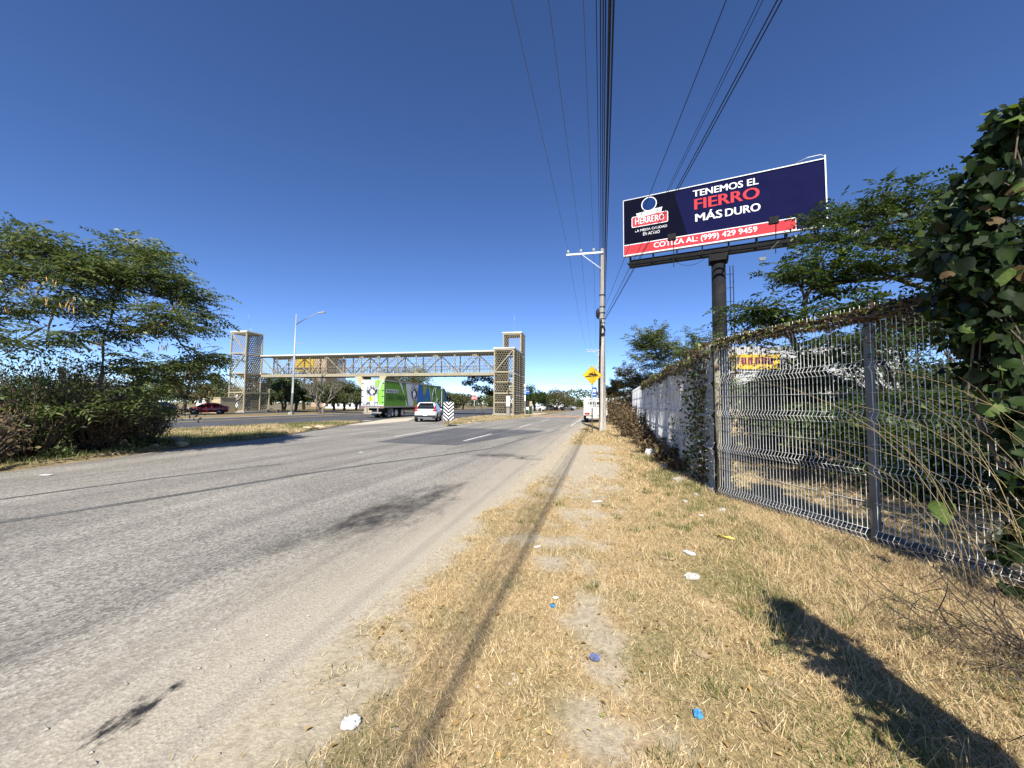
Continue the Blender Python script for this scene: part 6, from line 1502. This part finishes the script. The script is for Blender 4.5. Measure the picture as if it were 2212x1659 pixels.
# bare tree
bt0 = around(694, 56); root = empty('bare_tree', bt0, 0, 'leafless grey tree with fine spreading twigs right of the street lamp', 'tree'); mb = MB(); hb = P(694, 806, 56).z
def grow(p, d, L, r, lev):
    e = p + d * L; pts = limb(mb, p, e, r, r * 0.6, 0.18, 6 if lev < 2 else 3, 4)
    if lev >= 5: return
    for k in range(3 if lev < 4 else 2):
        nd_ = (d + Vector((U(-1, 1), U(-1, 1), U(-0.25, 0.75))) * 0.75).normalized(); grow(pts[-1] if k else pts[-2], nd_, L * U(0.6, 0.82), r * 0.62, lev + 1)
for a in (0.2, 2.3, 4.3): grow(Vector((0.15 * math.cos(a), 0.15 * math.sin(a), 0)), Vector((math.cos(a) * 0.45, math.sin(a) * 0.45, 1)).normalized(), hb * 0.30, 0.15, 0)
tr_ = mb.build('trunk', M('pale_bark', (0.22, 0.19, 0.155), 0.9, var=0.25, scale=6), root)
# far tree line closing the view
tl_n = 26000; xs = rng.uniform(-330, 260, tl_n); hh = (4.0 + 9.0 * fbm(xs * 0.05, xs * 0, 77)) * rng.random(tl_n) ** 0.6; yy = 230 + rng.uniform(-8, 8, tl_n) + 0.1 * np.abs(xs)
v, f = leaf_quads(np.stack([xs, yy, hh], 1), rand_dirs(tl_n), rand_dirs(tl_n, .5), rng.uniform(.8, 1.5, tl_n), rng.uniform(.6, 1.1, tl_n))
link('far_woods', npmesh('fw', v, f), MATS['tree_leaf_dry2'], kind='stuff', label='low distant belt of trees along the horizon')

# ------------------------------------------------------------------ buildings behind
m_bwhite = M('white_render', (0.74, 0.74, 0.72), 0.85, var=0.06, scale=1.5); m_btan = M('tan_render_far', (0.40, 0.29, 0.19), 0.9, var=0.12, scale=1); m_byel = M('yellow_panel', (0.60, 0.38, 0.01), 0.5, var=0.05); m_maroon = M('maroon_lettering', (0.16, 0.02, 0.03), 0.5); m_shut = M('grey_shutter', (0.35, 0.36, 0.37), 0.6)
def building(name, label, u0, u1, vt, Y, depth, mat, rz=0.0, wins=0, shade=None):
    a, b_ = P(u0, vt, Y), P(u1, vt, Y); w = b_.x - a.x; h = a.z
    root = empty(name, ((a.x + b_.x) / 2, Y + depth / 2, 0), rz, label, 'building')
    MB().box((0, 0, h / 2), (w, depth, h)).build('wall', mat, root); MB().box((0, 0, h + 0.1), (w + 0.3, depth + 0.3, 0.2)).build('roof', m_bwhite, root)
    for k in range(wins):
        x = -w / 2 + (k + 0.5) * w / wins; q = MB().box((x, -depth / 2 - 0.02, h * 0.42), (w / wins * 0.5, 0.06, h * 0.4)).build('window', m_shut, root); MB().box((x, -depth / 2 - 0.06, h * 0.42), (w / wins * 0.42, 0.02, h * 0.34)).build('pane', m_glass, q)
    return root, w, h
building('white_shop', 'low white building among trees right of the bare tree', 700, 775, 866, 112, 8, m_bwhite, 0, 6)
building('white_hall', 'white hall glimpsed left of the left mesh tower', 425, 515, 846, 120, 10, m_bwhite, 0, 5)
building('tan_building', 'tan building seen through the left part of the footbridge mesh', 676, 704, 770, 150, 10, m_btan, 0, 2)
building('white_tower_block', 'white block seen through the footbridge mesh right of the tan building', 704, 726, 772, 160, 10, m_bwhite, 0, 2)
q = empty('yellow_billboard', around(655, 130), 0, 'yellow roadside billboard seen through the footbridge mesh', 'billboard'); a, b_ = P(634, 770, 130), P(672, 803, 130)
MB().box((0, 0, (a.z + b_.z) / 2), (b_.x - a.x, 0.3, a.z - b_.z)).build('panel', m_byel, q); MB().box((0, -0.18, b_.z + 1.0), (b_.x - a.x - 1, 0.04, 0.8)).build('dark_stripe', m_charc, q); MB().tube([(0, 0, 0), (0, 0, b_.z)], 0.4, 10).build('column', m_galvpost, q)
building('far_shed', 'long pale shed behind the parked cars under the distant trees', 1150, 1240, 876, 150, 8, m_bwhite, 0, 8)
# shop with the yellow fascia beyond the fenced lot
a = P(1568, 748, 40); b_ = P(1960, 748, 40); shop = empty('shop', ((a.x + b_.x) / 2, 44, 0), 0, 'white shop with yellow and maroon fascia sign seen through the wire fence', 'building'); w = b_.x - a.x; h = a.z
MB().box((0, 0, h / 2), (w, 8, h)).build('wall', M('shop_white_render', (0.40, 0.40, 0.385), 0.85, var=0.1), shop)
MB().box((0, -4.15, 2.2), (w - 2, 0.25, 0.12)).build('canopy_edge', m_shut, shop)
for k in range(7): MB().box((-w / 2 + 2 + k * (w - 4) / 6, -4.02, 1.3), (2.0, 0.06, 2.3)).build('shutter', m_shut, shop)
y0_, y1_ = P(1576, 766, 40), P(1682, 798, 40); mx_ = (y0_.x + y1_.x) / 2 - shop.location.x
fs = MB().box((mx_, -4.1, (y0_.z + y1_.z) / 2), (y1_.x - y0_.x, 0.2, y0_.z - y1_.z)).build('fascia_sign', m_byel, shop)
for k, (dx, wd, hh_) in enumerate(((-1.9, .5, .7), (-1.2, .5, .7), (-.5, .5, .7), (.2, .5, .7), (.9, .5, .7), (1.6, .5, .7))):
    MB().box((mx_ + dx, -4.22, (y0_.z + y1_.z) / 2 + .1), (wd, 0.03, hh_)).build('maroon_block', m_maroon, fs)
# rubble stone wall across the lot
sw = empty('stone_wall', (17.4, 25.5, 0), -R(4), 'low tan rubble stone wall across the fenced lot', 'wall'); rs = random.Random(5)
stones = []
def rock(seed, flat_=0.75):
    r = random.Random(seed); mb = MB(); n, m_ = 7, 4; V = [(0, 0, -0.5 * flat_)]
    for j in range(1, m_):
        e = math.pi * j / m_ - math.pi / 2
        for k in range(n):
            a = 6.2832 * k / n; q = r.uniform(0.8, 1.15); V.append((0.5 * q * math.cos(e) * math.cos(a), 0.5 * q * math.cos(e) * math.sin(a), 0.5 * q * math.sin(e) * flat_))
    V.append((0, 0, 0.5 * flat_)); F_ = []
    for k in range(n): F_.append((0, 1 + (k + 1) % n, 1 + k)); F_.append((len(V) - 1, 1 + (m_ - 2) * n + k, 1 + (m_ - 2) * n + (k + 1) % n))
    for j in range(m_ - 2):
        for k in range(n): F_.append((1 + j*n + k, 1 + j*n + (k+1) % n, 1 + (j+1)*n + (k+1) % n, 1 + (j+1)*n + k))
    mb.add(V, F_); return mb.mesh('stone')
m_stone = M('tan_limestone', (0.42, 0.34, 0.22), 0.95, var=0.25, scale=6, bump=0.3); m_mortar = M('mortar', (0.24, 0.20, 0.14), 0.95, var=0.2)
ROCK = [rock(k) for k in range(6)]
MB().box((0, 0.15, 1.0), (8.4, 0.3, 2.0)).build('mortar_core', m_mortar, sw)
for j in range(6):
    for k in range(23):
        o = link('stone', ROCK[rs.randrange(6)], m_stone, sw); o.location = (-4.1 + k * 0.365 + (j % 2) * 0.18 + rs.uniform(-.04, .04), rs.uniform(-.03, .02), 0.18 + j * 0.34 + rs.uniform(-.03, .03)); o.scale = (rs.uniform(.36, .46), 0.34, rs.uniform(.36, .44)); o.rotation_euler = (rs.uniform(-.2, .2), rs.uniform(-.3, .3), rs.uniform(-.3, .3))
for u, vt, Y, wu, lab in ((1780, 770, 27, 70, 'dark tree in front of the white shop wall'), (1900, 745, 24, 80, 'dark tree behind the tiered tree'), (1650, 806, 30, 30, 'low tree below the yellow shop sign'), (1720, 795, 31, 40, 'small tree right of the yellow shop sign')):
    loc, h, w = tree_at(u, vt, Y, wu); tree('lot_tree', lab, loc, dome(w * .8, w * .8, h * .2, h * .7, 18, w * .25, w * .4, u), 2600, 0.16, lf_dark, 0.1, h * .3, m_darkbark, group='trees in the fenced lot', aspect=.5)
bush('dry_shrub', 'dry brown shrub in front of the rubble wall inside the lot', (14.2, 22.5, 0), 1.1, 1.6, 40, 900, lf_brown, 0.12); bush('dry_shrub', 'dry twiggy shrub right of the billboard column inside the lot', (18.6, 21, 0), 1.2, 1.9, 40, 900, lf_dry, 0.12)

# ------------------------------------------------------------------ litter, stones, fallen leaves
m_bag = M('white_plastic', (0.56, 0.56, 0.55), 0.35, var=0.06, scale=10); m_film = M('clear_wrinkled_plastic', (0.42, 0.40, 0.36), 0.25, var=0.3, scale=30); m_blu = M('blue_wrapper', (0.06, 0.26, 0.5), 0.35, var=0.5, scale=30); m_dkblu = M('dark_blue_wrapper', (0.12, 0.14, 0.25), 0.4, var=0.9, scale=60, stretch=(0.3, 1.5, 1)); m_lime = M('limestone_rock', (0.55, 0.50, 0.42), 0.95, var=0.2, scale=8, bump=0.3); m_card = M('brown_card', (0.30, 0.22, 0.13), 0.9, var=0.2, scale=15)
def crumple(seed, sx, sy_, sz, n=9):
    """wrinkled scrap: a bent irregular sheet with thickness"""
    r = np.random.default_rng(seed); g = np.linspace(-1, 1, n); A, B_ = np.meshgrid(g, g, indexing='ij')
    Zt = r.random((n, n)) * 0.55 + 0.45 * (1 - (A**2 + B_**2) / 2); A = A + r.normal(size=A.shape) * .07; B_ = B_ + r.normal(size=A.shape) * .07
    rr = 1 - 0.25 * (A**2 * B_**2); top = np.stack([A * sx * rr, B_ * sy_ * rr, Zt * sz], -1).reshape(-1, 3); bot = top.copy(); bot[:, 2] = np.minimum(bot[:, 2] * 0.15, 0.004)
    V = np.concatenate([top, bot]); i_ = np.arange(n * n).reshape(n, n); q = np.stack([i_[:-1, :-1], i_[1:, :-1], i_[1:, 1:], i_[:-1, 1:]], -1).reshape(-1, 4)
    edge = list(i_[0, :]) + list(i_[1:, -1]) + list(i_[-1, -2::-1]) + list(i_[-2:0:-1, 0]); F_ = [tuple(f) for f in q] + [tuple(f[::-1] + n * n) for f in q]
    for k in range(len(edge)): a, b2 = edge[k], edge[(k + 1) % len(edge)]; F_.append((b2, a, a + n * n, b2 + n * n))
    me = bpy.data.meshes.new('scrap'); me.from_pydata([tuple(x) for x in V], [], F_); me.update(); return me
def gz(u, v):
    p = G(u, v); s_, t_ = road_inv(p); z = float(vheight(np.array([s_]), np.array([t_]))[0]) if t_ > -1.4 else 0.016
    return G(u, v, z) + Vector((0, 0, 0.008))
for i, (u, v, nm, mt, sx, sy_, sz, rz_, lab) in enumerate((
    (1489, 1197, 'litter_packet', m_bag, .045, .085, .03, .5, 'white crumpled packet lying on the grass right of the path'), (1495, 1250, 'plastic_wrap', m_film, .085, .06, .05, .2, 'crumpled grey plastic wrap below the white packet'), (1285, 1424, 'candy_wrapper', m_dkblu, .04, .038, .02, .4, 'dark blue striped wrapper on the bare path'), (1508, 1547, 'candy_wrapper', m_blu, .028, .036, .018, -.3, 'bright blue wrapper nearest the bottom edge'),
    (758, 1568, 'crushed_cup', m_bag, .055, .045, .035, .3, 'white crushed cup at the asphalt edge near the bottom'), (1406, 983, 'plastic_bag', m_bag, .2, .2, .26, .1, 'white plastic bag sitting in the grass by the wall bushes'), (1438, 1010, 'plastic_bag', m_film, .14, .1, .1, .5, 'small clear plastic bag under the wall bushes'), (1465, 1040, 'plastic_bag', m_film, .15, .12, .1, .9, 'grey plastic sheet at the foot of the wall'),
    (1505, 1070, 'paper_scrap', m_bag, .05, .07, .03, .2, 'white paper scrap near the corner post'), (1480, 1085, 'paper_scrap', m_bag, .08, .04, .03, 1.2, 'white paper scrap in the grass left of the corner post'), (1515, 1115, 'paper_scrap', m_bag, .05, .03, .02, .5, 'small white scrap below the corner post'), (1560, 1105, 'plastic_bottle_scrap', m_film, .05, .05, .06, 0, 'clear plastic scrap at the foot of the pipe post'),
    (1200, 1294, 'paper_scrap', m_bag, .03, .02, .012, .1, 'tiny white scrap above the blue bottle cap'), (1290, 1085, 'card_scrap', m_bag, .12, .05, .02, .4, 'pale flat card scrap on the sandy track'), (1160, 1183, 'paper_scrap', m_bag, .05, .03, .015, .6, 'white and blue scrap in the cable shadow'), (1516, 1418, 'card_scrap', m_card, .03, .06, .03, .8, 'brown striped card scrap in the grass left of the long shadow'),
    (1440, 1208, 'twig_heap', m_card, .09, .035, .03, -.5, 'dark brown twig heap beside the white packet'), (1430, 1350, 'dry_leaf_scrap', m_card, .03, .03, .015, .3, 'tan dry leaf on the path above the striped wrapper'), (1260, 1430, 'bottle_scrap', m_card, .02, .012, .01, .1, 'small dark scrap beside the striped wrapper'), (100, 1027, 'paper_scrap', m_bag, .14, .08, .02, .1, 'white paper on the road in front of the left thicket'), (780, 978, 'paper_scrap', m_bag, .08, .05, .02, .1, 'white scrap on the asphalt near the dark patch'))):
    o = link(nm, crumple(i, sx * .78, sy_ * .78, sz * .8), mt, label=lab, cat='litter', group='litter on the verge'); o.location = gz(u, v); o.rotation_euler.z = rz_
o = MB().tube([(0, 0, 0), (0, 0, 0.012), (0, 0, 0.0125), (0, 0, 0.004)], [0.019, 0.019, 0.014, 0.013], 18).build('bottle_closure', m_blu, label='blue plastic bottle cap lying on the path', cat='litter'); o.location = gz(1194, 1312)
m_yelbtl = M('yellow_plastic', (0.75, 0.62, 0.12), 0.4); o = MB().tube([(-.07, 0, .02), (.05, 0, .02), (.065, 0, .02), (.09, 0, .02)], [.02, .02, .01, .01], 10).build('plastic_tube', m_yelbtl, label='pale yellow plastic tube in the grass near the fence', cat='litter'); o.location = gz(1567, 1165); o.rotation_euler.z = -0.8
for i, (u, v, r, lab) in enumerate(((672, 958, .45, 'grey boulder on the left grass island by the asphalt'), (690, 966, .3, 'pale stone beside the grey boulder'), (580, 970, .22, 'pale stone at the island edge near the thicket'), (1005, 0, 0, ''), (838, 0, 0, ''))):
    if not lab: continue
    u_ = u * 0.6 + 4 if False else (550 + u / 3.687 * 0) and u
    o = link('stone', ROCK[i], m_lime if i else m_conc, label=lab, cat='stone', group='stones on the island'); o.location = G(u * 0.54 + 20, v) + Vector((0, 0, .1)); o.scale = (r * 1.5, r, r)
for i, (u, v, r, lab) in enumerate(((664, 930, .35, 'white limestone block on the far part of the grass island'), (690, 928, .38, 'second white limestone block farther along the island'), (552, 927, .16, 'white lump on the island by the avenue edge'), (470, 927, .12, 'small white lump on the island, left of the other lumps'), (1014, 917, .18, 'pale lump in the grass right of the chevron board'))):
    o = link('stone', ROCK[i], m_lime, label=lab, cat='stone', group='stones on the island'); o.location = G(u, v) + Vector((0, 0, .14)); o.scale = (r * 1.6, r, r * 0.8)
n = 260; s_ = rng.uniform(1.3, 7, n); t_ = rng.uniform(-1.3, 1.2, n) - 0.25; x = t_ * math.cos(RT) + s_ * math.sin(RT); y = -t_ * math.sin(RT) + s_ * math.cos(RT)
v, f = leaf_quads(np.stack([x, y, vheight(s_, t_) + .018], 1), rand_dirs(n, 0, .15), np.tile([0, 0, 1.0], (n, 1)) + rng.normal(size=(n, 3)) * .3, rng.uniform(.02, .045, n), rng.uniform(.012, .025, n), .25)
link('fallen_leaves', npmesh('fl', v, f), leafmat('fallen_leaf', [(0, (0.20, 0.11, 0.04)), (0.5, (0.45, 0.28, 0.08)), (0.8, (0.60, 0.45, 0.18)), (1, (0.16, 0.22, 0.06))], 0.2, .7), kind='stuff', label='scattered tan fallen leaves on the verge')
n = 900; s_ = rng.uniform(1.0, 14, n); t_ = rng.uniform(-2.6, 0.2, n); x = t_ * math.cos(RT) + s_ * math.sin(RT); y = -t_ * math.sin(RT) + s_ * math.cos(RT); V = []; F_ = []
for i in range(n):
    k = rng.uniform(.004, .012); c = np.array([x[i], y[i], (vheight(s_[i:i+1], t_[i:i+1])[0] if t_[i] > -1.4 else .014) + k * .3]); o4 = len(V)
    for d in ((1, 0, 0), (0, 1, 0), (-1, 0, 0), (0, -1, 0), (0, 0, .8), (0, 0, -.8)): V.append(tuple(c + np.array(d) * k * rng.uniform(.7, 1.3)))
    for a, b2 in ((0, 1), (1, 2), (2, 3), (3, 0)): F_ += [(o4 + a, o4 + b2, o4 + 4), (o4 + b2, o4 + a, o4 + 5)]
me = bpy.data.meshes.new('grit'); me.from_pydata(V, [], F_); me.update(); link('grit', me, M('grit_stone', (0.36, 0.33, 0.28), .95, var=.4, scale=30), kind='stuff', label='loose grit along the asphalt edge')
